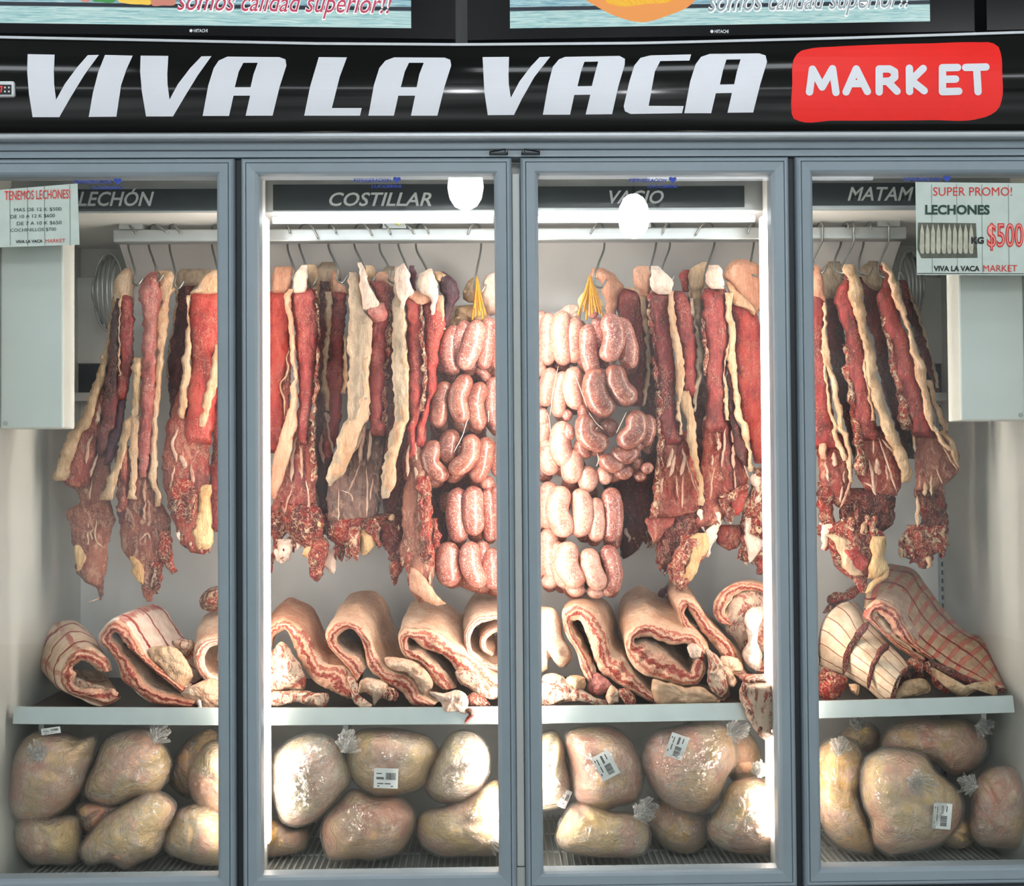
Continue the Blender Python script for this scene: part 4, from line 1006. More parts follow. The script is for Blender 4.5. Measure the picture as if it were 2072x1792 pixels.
t = hang('broad bright red beef cut at the right edge of the first door', 'a', 1560, 220, .24)
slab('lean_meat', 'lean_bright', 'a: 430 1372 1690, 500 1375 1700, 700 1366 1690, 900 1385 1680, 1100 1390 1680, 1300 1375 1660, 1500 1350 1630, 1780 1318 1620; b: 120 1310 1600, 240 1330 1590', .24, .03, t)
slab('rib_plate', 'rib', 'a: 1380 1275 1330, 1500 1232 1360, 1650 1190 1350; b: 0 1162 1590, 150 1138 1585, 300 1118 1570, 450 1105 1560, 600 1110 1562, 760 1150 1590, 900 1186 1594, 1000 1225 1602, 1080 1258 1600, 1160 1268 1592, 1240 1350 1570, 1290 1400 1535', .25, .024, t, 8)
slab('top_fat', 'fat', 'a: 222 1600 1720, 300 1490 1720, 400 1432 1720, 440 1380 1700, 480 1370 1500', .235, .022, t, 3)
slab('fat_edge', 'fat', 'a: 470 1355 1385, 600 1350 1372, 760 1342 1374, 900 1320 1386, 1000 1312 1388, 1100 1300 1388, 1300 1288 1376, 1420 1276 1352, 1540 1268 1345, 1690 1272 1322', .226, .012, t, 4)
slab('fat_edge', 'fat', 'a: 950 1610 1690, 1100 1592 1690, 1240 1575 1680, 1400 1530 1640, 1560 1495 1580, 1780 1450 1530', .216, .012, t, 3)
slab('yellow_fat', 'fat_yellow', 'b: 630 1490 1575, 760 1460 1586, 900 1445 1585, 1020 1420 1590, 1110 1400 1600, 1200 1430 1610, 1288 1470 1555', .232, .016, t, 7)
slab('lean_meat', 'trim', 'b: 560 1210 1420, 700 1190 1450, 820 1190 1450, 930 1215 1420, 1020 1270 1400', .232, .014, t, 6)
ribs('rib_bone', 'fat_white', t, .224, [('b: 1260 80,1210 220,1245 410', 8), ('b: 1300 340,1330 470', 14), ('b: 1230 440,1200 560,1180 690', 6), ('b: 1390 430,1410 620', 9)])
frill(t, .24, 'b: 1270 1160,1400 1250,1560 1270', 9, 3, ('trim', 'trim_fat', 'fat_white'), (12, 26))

t = hang('red beef strip half hidden behind the post between the first and second doors', 'a', 1700, 250, .30)
slab('lean_meat', 'lean', 'a: 240 1640 1830, 500 1630 1850, 1100 1640 1860, 1780 1600 1860; b: 300 1590 1850, 700 1560 1840, 1080 1590 1790', .30, .026, t, 8)
slab('fat_edge', 'fat', 'a: 260 1780 1840, 700 1820 1860, 1780 1820 1866; b: 500 1810 1850', .285, .012, t)

# ---- second door
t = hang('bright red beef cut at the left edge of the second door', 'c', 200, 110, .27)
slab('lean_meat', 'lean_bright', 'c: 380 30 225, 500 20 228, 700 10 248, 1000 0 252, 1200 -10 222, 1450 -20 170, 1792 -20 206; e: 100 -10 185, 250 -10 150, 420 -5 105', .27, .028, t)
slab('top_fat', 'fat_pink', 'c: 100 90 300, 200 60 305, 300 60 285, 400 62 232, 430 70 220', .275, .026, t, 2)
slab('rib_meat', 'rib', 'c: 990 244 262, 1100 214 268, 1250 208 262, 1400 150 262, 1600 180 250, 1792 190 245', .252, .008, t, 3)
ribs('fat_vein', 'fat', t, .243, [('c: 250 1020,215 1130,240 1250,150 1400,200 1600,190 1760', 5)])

t = hang('white topped beef rib cut whose long pale fat strip curves down leftwards', 'c', 400, 90, .235)
slab('rib_plate', 'rib', 'e: 60 292 470, 200 240 472, 350 170 480, 500 110 484, 650 80 484, 800 62 480, 930 50 490, 1000 48 510', .255, .02, t, 4)
slab('lean_meat', 'lean', 'c: 330 340 480, 380 290 530, 450 264 550, 600 276 556, 800 302 560, 1000 322 546, 1200 332 522, 1400 340 514, 1600 342 502, 1792 336 474; e: 120 302 425, 240 310 402, 340 325 385', .232, .026, t)
slab('fat_strip', 'fat_pink', 'c: 350 230 290, 420 182 270, 470 184 262, 560 215 272, 700 244 292, 900 250 302, 1100 270 308, 1300 280 328, 1500 264 332, 1792 206 332; e: 120 165 296, 240 138 280, 350 100 242, 500 62 216, 600 45 182, 700 42 152, 800 44 110, 870 46 78', .205, .014, t)
slab('white_bone_top', 'fat_white', 'c: 85 378 442, 200 300 444, 300 275 432, 360 262 440, 400 262 400', .214, .016, t)
slab('frayed_edge', 'trim_fat', 'c: 330 470 532, 400 508 556, 550 540 578, 700 548 584, 850 552 584, 1000 536 580, 1200 516 576, 1400 512 580, 1600 500 545, 1792 466 520; e: 120 430 480, 300 430 486, 500 440 488, 700 450 484', .228, .012, t, 3)
slab('tan_lobe', 'fat_tan', 'c: 80 448 530, 150 440 562, 300 450 574, 420 500 576, 520 545 584', .262, .02, t)
ribs('rib_bone', 'fat_white', t, .225, [('e: 290 270,250 450,245 700', 9), ('e: 290 260,230 440,165 600', 6), ('e: 325 350,340 520,345 680', 7), ('e: 380 680,410 850,405 1000', 5), ('e: 250 760,200 900,170 1020', 5)])
slab('torn_end', 'trim', 'e: 960 40 270, 1050 44 260, 1150 46 240, 1250 50 150, 1380 48 110, 1470 52 72', .26, .016, t, 8)
slab('bone_end', 'fat_white', 'e: 1260 120 245, 1330 90 256, 1400 70 252, 1468 150 240', .245, .016, t, 5)
slab('torn_end', 'trim', 'e: 880 110 500, 980 130 540, 1080 215 562, 1180 195 562, 1270 260 560, 1360 400 560, 1440 440 555, 1500 456 540', .248, .022, t, 8)
slab('yellow_fat', 'fat_yellow', 'e: 1060 490 542, 1180 460 545, 1300 420 500, 1380 360 480, 1440 335 440', .235, .012, t, 7)
cord('red_strip', 'trim', 'e: 540 1250,500 1400,490 1540,500 1660', .225, [44, 40, 30, 26], t)
frill(t, .245, 'e: 60 1430,150 1450,280 1300,440 1430,540 1480', 14, 7, ('trim', 'trim_fat', 'fat_white'), (12, 34))
cord('red_strip', 'trim', 'e: 60 1400,50 1500,42 1600', .262, [12, 8, 3], t)

t = hang('narrow beef cut behind, third from the left in the second door', 'c', 760, 160, .30)
slab('lean_meat', 'lean', 'c: 370 715 880, 500 720 870, 700 702 860, 900 690 850, 1100 684 846, 1300 642 838, 1500 680 830, 1792 676 810; e: 100 560 720, 250 550 700, 400 520 650, 520 500 602', .30, .024, t)
slab('fat_edge', 'fat', 'c: 380 640 724, 500 640 720, 700 640 704, 900 636 692, 1100 624 684, 1300 618 650, 1440 610 690, 1560 636 690, 1700 648 682', .29, .016, t, 3)
slab('top_fat', 'fat_pink', 'c: 150 722 764, 250 702 800, 340 690 880, 420 690 905', .30, .02, t)
slab('fat_edge', 'fat', 'c: 820 805 850, 1000 838 888, 1200 838 888, 1400 826 890, 1500 810 880', .29, .012, t)  # pale strip puts a light reflection into fat colour
slab('dark_flank', 'lean_dark', 'e: 380 490 640, 560 484 600, 720 484 590, 900 486 592, 1060 500 600', .30, .016, t, 6)
ribs('rib_bone', 'fat_white', t, .275, [('e: 540 230,525 330,560 520', 9), ('e: 580 40,610 240,655 440', 6), ('e: 600 120,590 20', 14)])

t = hang('beef cut in the second door with a broad greyish tan fat side facing out', 'c', 1020, 70, .22)
slab('rib_plate', 'drydark', 'e: 180 900 1150, 300 860 1160, 420 800 1150, 560 740 1130, 680 660 1120, 760 590 1112, 860 582 1112, 980 586 1090, 1060 592 1040, 1100 600 980', .25, .014, t, 4)
slab('fat_side', 'fat_grey', 'c: 165 892 965, 250 888 1012, 330 892 1030, 440 900 1042, 550 908 1064, 640 905 1130, 700 902 1172, 800 898 1148, 1000 890 1142, 1300 894 1122, 1500 894 1132, 1792 880 1112; e: 120 745 960, 300 692 884, 450 652 832, 600 602 772, 690 588 670, 742 592 625', .205, .022, t, 2)
slab('fat_patch', 'fat', 'c: 1050 1040 1130, 1250 1050 1122, 1500 1020 1130, 1792 960 1110; e: 100 790 965, 250 740 905, 400 690 850, 560 640 780, 690 600 660', .196, .018, t, 2)
slab('white_bone_top', 'fat_white', 'd: 58 40 72, 140 30 100, 220 38 122, 350 50 172, 460 60 230, 540 66 252, 590 46 120', .192, .016, t)
slab('pink_fold', 'lean_pink', 'd: 500 170 300, 560 120 330, 620 130 350, 680 180 345, 720 190 300', .20, .02, t, 2)
slab('lean_meat', 'lean', 'd: 262 150 292, 320 180 370, 420 220 386, 520 260 392, 620 230 366, 700 200 362, 800 165 352, 1000 158 336, 1200 150 332, 1400 150 312, 1600 146 302, 1792 140 284; f: 120 130 275, 240 130 262', .222, .024, t)
slab('frayed_edge', 'trim_fat', 'd: 300 330 384, 450 348 390, 600 340 388, 700 332 394, 900 328 414, 1050 326 394, 1200 308 362, 1350 304 360, 1500 288 342, 1792 278 344; f: 150 262 300', .218, .012, t, 3)
slab('tan_lobe', 'fat_tan', 'c: 90 1090 1170, 150 1085 1195, 230 1100 1192, 280 1110 1160', .25, .02, t)
slab('fat_fold', 'fat_pink', 'd: 160 260 340, 220 215 370, 280 180 360, 310 300 370', .24, .014, t)
ribs('rib_bone', 'fat_white', t, .212, [('e: 985 30,930 230,850 420', 11), ('e: 970 100,930 330,905 520', 10), ('e: 1010 200,1010 330,990 490', 9), ('e: 910 530,850 680,800 800', 4), ('e: 975 540,985 760,980 1050', 4), ('e: 1040 660,1010 880', 4), ('e: 710 760,700 900,705 1100', 3), ('e: 720 780,830 830,850 900', 3)])
slab('torn_end', 'trim', 'e: 1010 530 1210, 1090 545 1220, 1160 560 1200, 1240 580 1130, 1300 690 1000, 1340 720 920', .262, .022, t, 9)
slab('white_trim', 'fat_white', 'e: 1360 560 684, 1440 548 680, 1500 548 668, 1540 590 680, 1600 640 664', .246, .014, t, 4)
slab('bone_end', 'trim_fat', 'e: 1140 790 910, 1250 795 915, 1380 820 920, 1490 858 892', .235, .016, t, 4)
slab('yellow_fat', 'fat_yellow', 'e: 1160 890 1000, 1260 910 1080, 1340 920 1060, 1400 925 990', .24, .014, t, 6)
slab('torn_end', 'trim', 'e: 1080 985 1095, 1200 1000 1112, 1300 1070 1120, 1350 1085 1110', .238, .014, t, 6)
slab('torn_end', 'trim_dark', 'f: 990 -20 432, 1080 80 436, 1180 190 436, 1260 240 436, 1360 310 436, 1440 335 410, 1500 350 395', .255, .02, t, 8)
cord('red_strip', 'trim', 'f: 380 1400,370 1500,350 1630', .24, [30, 22, 5], t)
ribs('membrane_strand', 'fat', t, .236, [('f: 400 1060,390 1200', 5), ('f: 330 960,330 1030', 14), ('f: 180 1000,170 1100', 8)])
frill(t, .248, 'e: 560 1500,680 1430,900 1400,1060 1320,1200 1290; f: 330 1380', 18, 11, ('trim', 'trim_fat', 'trim'), (12, 36))

t = hang('longest beef rib cut, reaching the shelf beside the sausages, forked white top', 'd', 520, 80, .21)
slab('fat_side', 'fat_grey', 'd: 98 424 474, 200 425 482, 300 420 484, 450 410 496, 600 408 548, 800 404 560, 1000 400 568, 1200 402 578, 1500 420 584, 1792 430 578; f: 120 352 478, 300 300 424, 450 268 372, 600 240 378, 720 234 342, 790 236 320, 825 246 298', .205, .022, t, 2)
slab('fat_patch', 'fat', 'd: 1000 510 570, 1300 500 580, 1792 490 578; f: 100 380 478, 300 330 424, 480 290 372, 640 262 378, 760 262 320', .196, .018, t, 2)
slab('rib_plate', 'rib', 'd: 1300 780 886, 1480 776 886, 1700 720 800; f: 100 480 650, 250 470 660, 400 440 640, 520 430 630, 640 450 660', .232, .016, t, 3)
slab('lean_meat', 'lean_bright', 'd: 390 548 720, 500 550 724, 600 555 726, 800 570 748, 1000 576 752, 1300 586 762, 1500 590 726, 1792 600 690; f: 120 490 566, 300 492 556, 450 490 545', .208, .022, t)
slab('lean_meat', 'lean_bright', 'd: 380 700 830, 460 712 832, 560 735 860, 620 742 972, 750 750 974, 900 762 936, 1100 772 894, 1300 770 884, 1480 780 880, 1600 760 830, 1792 690 780; f: 150 560 640, 350 556 626', .213, .022, t)
slab('white_bone_top', 'fat_white', 'd: 66 500 534, 140 440 572, 230 430 594, 320 445 612, 390 462 660, 450 480 566, 530 488 536, 575 492 522', .188, .018, t)
slab('white_bone_top', 'fat_white', 'd: 126 784 842, 200 690 856, 300 682 902, 380 690 902, 450 800 896, 540 826 886, 640 822 858', .19, .02, t)
slab('white_fold', 'fat_pink', 'd: 370 560 690, 420 545 840, 480 640 830, 520 680 740', .186, .008, t, 2)
slab('purple_lobe', 'purple', 'd: 92 588 642, 200 580 672, 300 598 662, 382 630 668', .225, .018, t)
slab('fat_vein', 'trim_fat', 'd: 540 700 724, 700 710 738, 850 722 748, 1000 714 752, 1200 720 768, 1450 728 772, 1700 700 760', .188, .008, t, 3)
slab('fat_edge', 'fat_pink', 'd: 418 892 950, 550 868 962, 700 900 978, 800 926 970', .206, .014, t, 3)
slab('purple_flank', 'purple', 'd: 158 862 950, 210 880 1040, 280 920 1110, 360 940 1134, 430 958 1138, 520 968 1084, 650 966 1040, 790 976 1008', .24, .022, t, 2)
slab('tan_lobe', 'fat_tan', 'd: 155 860 930, 210 870 1000, 270 900 1000, 320 930 990', .236, .022, t)
slab('lower_plate', 'dry', 'f: 280 480 610, 420 478 640, 540 472 672, 650 470 695, 800 442 706, 950 432 705, 1100 432 694, 1200 425 700, 1300 405 720, 1400 412 735, 1460 480 728, 1560 490 720, 1660 505 722, 1740 540 760, 1790 580 860', .225, .026, t, 6)
slab('torn_edge', 'trim', 'f: 560 590 680, 700 580 700, 850 585 708, 1000 600 710, 1150 590 700, 1300 600 720, 1460 600 728', .208, .016, t, 5)
slab('torn_edge', 'trim', 'f: 1000 690 742, 1090 692 752, 1180 690 802, 1260 690 790, 1310 700 760', .225, .014, t, 6)
slab('fat_edge', 'fat_pink', 'f: 1460 500 560, 1560 494 640, 1660 510 720, 1740 600 780, 1792 640 850', .202, .012, t, 5)
ribs('rib_bone', 'fat_white', t, .200, [('f: 500 300,480 440,480 620', 8), ('f: 540 520,560 600,570 680', 9), ('f: 600 620,590 850,600 1100', 6), ('f: 660 800,640 1000,680 1180', 6), ('f: 590 1250,620 1400,690 1500', 7), ('f: 560 300,560 480', 5), ('f: 690 1500,680 1640', 6)])
frill(t, .21, 'f: 420 1380,500 1500,540 1700', 8, 13, ('trim', 'trim_fat'), (12, 28))
frill(t, .205, 'f: 600 900,640 1100,620 1300', 8, 14, ('trim_fat', 'trim'), (14, 30))

# ---- third door
t = hang('wide red beef cut behind the sausages, leftmost in the third door', 'g', 800, 130, .33)
slab('lean_meat', 'lean', 'g: 340 870 1150, 420 872 1164, 560 880 1176, 700 900 1194, 900 930 1208, 1100 950 1212, 1300 940 1212, 1500 930 1180, 1640 900 1160', .33, .03, t)
slab('fat_edge', 'fat', 'g: 330 930 1176, 400 1130 1192, 600 1158 1218, 900 1192 1250, 1200 1208 1248, 1400 1188 1238, 1620 1170 1200', .312, .014, t, 3)
slab('top_fat', 'fat_pink', 'g: 118 600 740, 190 580 850, 270 690 930, 330 730 960, 420 740 900, 560 750 890, 700 760 880', .315, .022, t, 3)
slab('dark_flank', 'lean_dark', 'h: 500 560 1090, 650 600 1092, 800 640 1080, 950 660 1064, 1100 680 1020, 1200 720 1000, 1280 780 960, 1380 815 850', .335, .02, t, 6)
frill(t, .325, 'h: 800 1320,900 1260,1000 1230,1100 1240', 8, 17, ('trim_dark', 'trim_fat', 'fat_white'), (12, 28))

t = hang('white topped beef rib cut with a wavy tan fat strip, beside the dark sausages', 'i', 250, 100, .24)
slab('rib_plate', 'rib', 'j: 200 200 500, 350 184 545, 450 180 560, 600 162 585, 750 152 605, 850 146 615, 950 140 610, 1010 132 560, 1060 124 440', .255, .022, t, 4)
slab('lean_meat', 'lean', 'i: 360 170 360, 450 112 352, 550 114 348, 700 132 358, 900 170 384, 1100 190 398, 1300 202 414, 1500 212 420, 1792 216 440; j: 120 196 420, 250 230 430, 340 270 430', .235, .024, t)
slab('fat_strip', 'fat', 'i: 370 350 394, 500 342 398, 700 358 422, 900 380 458, 1100 400 502, 1300 420 514, 1440 424 500, 1600 418 470, 1792 440 480; j: 120 410 440, 240 412 440', .212, .014, t)
slab('fat_lobe', 'fat_tan', 'i: 1470 460 560, 1560 465 596, 1680 490 612, 1792 528 624; j: 120 480 568, 280 490 575, 420 522 592, 560 558 612, 680 580 632, 800 592 648, 930 608 656', .214, .014, t, 3)
slab('lean_meat', 'lean', 'i: 370 398 500, 450 390 556, 600 402 604, 800 440 626, 1000 470 646, 1200 500 646, 1400 500 644, 1540 520 630', .245, .022, t)
slab('fat_edge', 'fat_grey', 'i: 450 560 604, 620 588 622, 800 618 662, 950 638 704, 1100 640 734, 1250 638 724, 1400 630 694, 1560 612 660, 1700 606 636', .24, .012, t, 3)
slab('frayed_edge', 'trim_fat', 'i: 450 86 134, 650 108 152, 850 148 194, 1100 162 214, 1300 178 234, 1600 196 276, 1792 200 250; j: 150 190 250, 300 188 262, 480 178 240, 640 168 230, 850 148 210, 1050 122 180', .226, .012, t, 3)
slab('white_bone_top', 'fat_white', 'i: 96 128 226, 200 138 334, 300 148 386, 370 190 390, 410 230 360', .208, .02, t)
slab('tan_lobe', 'fat_pink', 'i: 96 0 120, 150 -50 140, 250 -64 150, 340 -10 150, 440 50 126', .25, .022, t, 2)
ribs('rib_bone', 'fat_white', t, .222, [('j: 345 370,320 460,285 560', 10), ('j: 372 430,350 540,312 650', 9), ('j: 450 370,460 480,420 640', 10), ('j: 425 20,430 220', 6), ('j: 470 440,530 640,592 820', 5), ('j: 250 660,235 730,230 810', 9), ('j: 440 640,440 820,440 960', 5), ('j: 380 640,400 860', 4), ('j: 215 880,190 960,180 1060', 4)])
slab('side_flap', 'rib', 'j: 1050 80 370, 1120 84 345, 1180 100 270, 1260 140 230, 1310 170 210', .238, .012, t, 5)
slab('torn_end', 'trim_dark', 'j: 980 360 660, 1080 330 640, 1160 220 620, 1260 200 600, 1380 188 560, 1460 200 520, 1540 260 480', .262, .024, t, 8)
slab('torn_end', 'trim_fat', 'j: 1200 400 690, 1300 400 700, 1400 330 690, 1500 320 610, 1580 320 570, 1650 345 520, 1710 365 500, 1750 365 400', .245, .026, t, 7)
slab('yellow_fat', 'fat_yellow', 'j: 1200 590 680, 1290 470 700, 1380 520 690, 1480 510 610, 1580 460 580, 1660 440 550, 1710 430 490', .228, .014, t, 6)
slab('white_fat', 'fat_white', 'j: 1085 770 842, 1150 700 800, 1240 640 780, 1340 650 724, 1460 668 698', .24, .012, t, 6)
frill(t, .25, 'j: 200 1500,320 1640,400 1720,480 1690', 10, 19, ('trim', 'trim_fat', 'trim_dark'), (12, 30))

t = hang('red beef rib cut in third door, tan fat strip along its right side', 'i', 850, 90, .235)
slab('rib_plate', 'rib', 'j: 80 640 920, 300 636 980, 420 634 1010, 560 626 1060, 680 620 1090, 780 630 1080, 880 640 1000, 960 610 900, 1050 590 850, 1120 570 760, 1170 570 660', .252, .022, t, 6)
slab('lean_meat', 'lean', 'i: 340 730 950, 440 702 972, 560 718 966, 700 722 986, 900 744 1002, 1100 752 980, 1300 750 960, 1500 758 954, 1792 742 962; j: 120 648 870, 220 650 850', .23, .026, t)
slab('fat_strip', 'fat', 'i: 390 968 1046, 600 970 1034, 800 1000 1080, 1000 1000 1074, 1100 988 1084, 1300 1020 1094, 1500 1050 1114, 1792 1080 1164; j: 120 984 1060, 220 1022 1086, 400 1080 1114, 600 1096 1132', .21, .014, t)
slab('inner_strip', 'fat', 'i: 960 975 1010, 1060 960 1005, 1150 948 968, 1400 958 984, 1600 954 1004, 1792 958 1012; j: 40 856 898, 95 862 892', .208, .008, t)
slab('rib_meat', 'lean_dark', 'i: 1140 970 1025, 1400 988 1058, 1600 1000 1090, 1792 1005 1100; j: 120 910 990, 250 935 1050, 400 960 1085, 560 1040 1100', .226, .014, t, 3)
slab('frayed_edge', 'trim_fat', 'i: 640 694 742, 900 718 768, 1100 728 774, 1300 740 770', .218, .01, t, 3)
slab('white_bone_top', 'fat_white', 'i: 86 780 902, 200 740 934, 300 758 956, 350 800 966', .205, .02, t)
slab('tan_lobe', 'fat_tan', 'i: 55 690 756, 110 610 752, 200 556 746, 300 560 742, 400 588 704, 550 620 704, 700 630 694, 800 650 680', .262, .024, t, 2)
slab('red_fold', 'lean_bright', 'i: 140 500 590, 220 455 560, 300 470 560, 380 510 570', .272, .016, t, 2)
ribs('rib_bone', 'fat_white', t, .222, [('j: 862 180,845 380,825 560', 6), ('j: 945 330,935 450,945 570', 9), ('j: 925 180,945 310,960 320', 6), ('j: 955 310,1030 480,1095 680', 4), ('j: 790 270,795 390', 10), ('j: 760 550,725 700,712 880', 6), ('j: 700 0,690 40,650 100', 7), ('j: 770 60,775 200,790 280', 4), ('j: 950 580,955 780', 4), ('j: 740 430,730 540', 5)])
cord('pink_fold', 'trim_fat', 'j: 1100 730,980 790,900 860,830 840,850 930,910 1020,915 1110', .222, [10, 14, 20, 12, 16, 22, 10], t)
slab('red_flap', 'lean_bright', 'j: 770 1010 1092, 860 930 1075, 950 920 1040, 1030 950 1000', .238, .012, t, 4)
slab('side_flap', 'rib', 'j: 1120 785 1020, 1200 776 1030, 1290 770 1030, 1350 885 990', .272, .012, t, 8)
frill(t, .245, 'j: 580 1160,700 1120,820 1080,920 1100', 10, 23, ('trim', 'trim_fat', 'fat_white'), (12, 28))

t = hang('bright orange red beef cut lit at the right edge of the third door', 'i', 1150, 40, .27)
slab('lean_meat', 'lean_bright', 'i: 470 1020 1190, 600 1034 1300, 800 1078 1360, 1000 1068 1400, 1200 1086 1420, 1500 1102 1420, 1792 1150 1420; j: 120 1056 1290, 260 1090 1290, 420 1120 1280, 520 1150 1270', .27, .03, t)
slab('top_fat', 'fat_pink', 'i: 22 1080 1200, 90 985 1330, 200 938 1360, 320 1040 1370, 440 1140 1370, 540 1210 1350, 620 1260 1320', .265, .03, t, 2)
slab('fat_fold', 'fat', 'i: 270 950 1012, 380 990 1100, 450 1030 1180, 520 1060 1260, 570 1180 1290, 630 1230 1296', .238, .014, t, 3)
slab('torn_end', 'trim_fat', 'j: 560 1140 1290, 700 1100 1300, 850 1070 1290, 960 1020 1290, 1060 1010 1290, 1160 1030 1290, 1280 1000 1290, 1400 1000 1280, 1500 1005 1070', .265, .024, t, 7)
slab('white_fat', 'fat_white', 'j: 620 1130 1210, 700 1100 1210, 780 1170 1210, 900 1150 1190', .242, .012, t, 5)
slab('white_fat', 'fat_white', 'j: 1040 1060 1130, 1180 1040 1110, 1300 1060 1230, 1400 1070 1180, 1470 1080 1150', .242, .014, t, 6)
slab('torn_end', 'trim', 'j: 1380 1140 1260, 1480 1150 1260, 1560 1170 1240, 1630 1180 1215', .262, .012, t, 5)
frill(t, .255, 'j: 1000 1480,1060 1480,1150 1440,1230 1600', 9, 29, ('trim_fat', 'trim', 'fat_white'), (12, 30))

# ---- fourth door
t = hang('beef cut with narrow fat strip, half hidden by the last door\'s frame', 'k', 60, 190, .24)
slab('lean_meat', 'lean', 'k: 340 -60 100, 500 -70 130, 700 -70 134, 900 -70 134, 1100 -60 150, 1300 -60 180, 1500 -60 210, 1792 -50 250; l: 150 -40 330, 300 -40 380', .24, .028, t)
slab('top_fat', 'fat_pink', 'k: 178 28 84, 300 0 114, 420 -20 130, 540 -20 146', .232, .022, t)
slab('fat_strip', 'fat', 'k: 540 122 154, 700 122 154, 850 118 158, 1000 120 184, 1150 150 204, 1300 200 254, 1500 230 284, 1700 258 322, 1792 270 328; l: 120 310 372, 220 344 404, 400 380 434, 520 392 442, 640 392 436', .215, .012, t)
slab('inner_strip', 'fat', 'k: 1000 114 136, 1300 138 168, 1600 168 204, 1792 190 242; l: 100 230 300, 260 270 340, 420 330 380', .212, .008, t)
slab('rib_plate', 'rib', 'l: 250 60 400, 420 80 430, 560 90 440, 680 90 420, 780 200 440, 880 280 420', .252, .02, t, 6)
slab('pale_rib', 'fat_pink', 'l: 150 90 170, 300 86 160, 400 100 160', .22, .01, t, 3)
slab('torn_end', 'trim', 'l: 640 60 320, 800 70 250, 950 80 220, 1080 90 250, 1200 100 260, 1330 115 160', .25, .02, t, 8)
slab('white_fat', 'fat_white', 'l: 1060 100 240, 1130 100 250, 1190 110 200, 1330 116 150', .235, .012, t, 5)
ribs('rib_bone', 'fat_white', t, .225, [('l: 240 330,250 480', 12), ('l: 150 420,190 640', 6), ('l: 345 520,355 650', 5), ('l: 330 680,310 850', 6), ('l: 430 590,370 760,310 910', 7)])
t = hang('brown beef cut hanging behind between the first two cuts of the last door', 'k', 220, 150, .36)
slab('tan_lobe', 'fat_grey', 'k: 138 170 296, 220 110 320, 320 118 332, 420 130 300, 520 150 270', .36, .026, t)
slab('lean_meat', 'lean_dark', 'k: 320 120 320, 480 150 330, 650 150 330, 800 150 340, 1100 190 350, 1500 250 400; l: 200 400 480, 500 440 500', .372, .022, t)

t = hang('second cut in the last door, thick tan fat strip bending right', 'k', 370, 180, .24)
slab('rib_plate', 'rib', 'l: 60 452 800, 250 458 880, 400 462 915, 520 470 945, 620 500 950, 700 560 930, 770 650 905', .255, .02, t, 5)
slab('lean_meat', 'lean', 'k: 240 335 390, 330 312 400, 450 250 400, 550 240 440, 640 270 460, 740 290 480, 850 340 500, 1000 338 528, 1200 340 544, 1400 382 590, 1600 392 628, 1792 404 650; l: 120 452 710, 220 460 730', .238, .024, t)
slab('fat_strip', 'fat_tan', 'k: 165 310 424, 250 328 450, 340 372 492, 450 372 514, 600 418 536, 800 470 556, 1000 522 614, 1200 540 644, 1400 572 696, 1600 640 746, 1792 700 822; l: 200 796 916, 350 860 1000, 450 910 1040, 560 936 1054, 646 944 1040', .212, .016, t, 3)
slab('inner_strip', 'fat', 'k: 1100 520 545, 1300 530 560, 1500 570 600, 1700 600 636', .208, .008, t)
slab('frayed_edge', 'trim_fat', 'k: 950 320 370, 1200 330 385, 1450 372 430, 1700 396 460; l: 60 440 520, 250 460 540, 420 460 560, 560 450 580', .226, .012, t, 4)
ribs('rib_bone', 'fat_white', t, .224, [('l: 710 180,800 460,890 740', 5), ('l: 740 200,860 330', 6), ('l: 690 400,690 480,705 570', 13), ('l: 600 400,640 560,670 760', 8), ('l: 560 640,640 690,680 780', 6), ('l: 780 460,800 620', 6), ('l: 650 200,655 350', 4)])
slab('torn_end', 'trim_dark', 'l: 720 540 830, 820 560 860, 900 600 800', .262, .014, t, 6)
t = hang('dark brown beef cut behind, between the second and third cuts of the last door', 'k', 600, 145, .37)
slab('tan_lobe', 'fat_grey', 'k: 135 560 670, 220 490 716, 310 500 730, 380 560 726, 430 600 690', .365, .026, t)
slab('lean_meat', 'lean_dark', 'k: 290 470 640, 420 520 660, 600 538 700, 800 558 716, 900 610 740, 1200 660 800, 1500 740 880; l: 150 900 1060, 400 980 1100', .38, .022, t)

t = hang('third cut in the last door, slanting right, with a torn lower end', 'k', 720, 150, .235)
slab('rib_plate', 'dry', 'l: 100 1050 1400, 220 1066 1480, 320 1080 1530, 420 1092 1540, 520 1098 1530, 600 1102 1470, 680 1098 1400, 760 1084 1390', .255, .02, t, 8)
slab('lean_meat', 'lean', 'k: 180 672 740, 280 712 790, 390 690 800, 480 652 820, 580 660 860, 700 690 892, 900 750 954, 1100 792 1008, 1300 838 1056, 1500 890 1098, 1792 976 1192; l: 100 1046 1290, 180 1056 1310', .232, .024, t)
slab('fat_strip', 'fat', 'k: 148 690 742, 250 740 812, 400 778 864, 550 828 914, 650 880 946, 800 936 976, 1000 980 1046, 1200 1020 1126, 1400 1070 1150, 1600 1110 1190, 1792 1190 1240; l: 120 1290 1330, 220 1330 1390, 320 1420 1480', .206, .014, t, 3)
slab('outer_strip', 'fat_tan', 'k: 1300 1130 1186, 1450 1170 1226, 1600 1205 1276, 1792 1246 1316; l: 100 1360 1436, 220 1400 1486, 340 1450 1532, 440 1495 1538, 490 1515 1536', .216, .012, t, 3)
slab('frayed_edge', 'trim_fat', 'k: 640 688 726, 800 716 766, 1000 756 806, 1200 786 854, 1400 826 906, 1600 856 956, 1792 900 1000', .22, .01, t, 3)
slab('torn_end', 'trim_dark', 'l: 560 1100 1280, 700 1086 1380, 800 1080 1390, 900 1110 1400, 1000 1130 1414, 1120 1140 1416, 1200 1160 1412', .262, .022, t, 5)
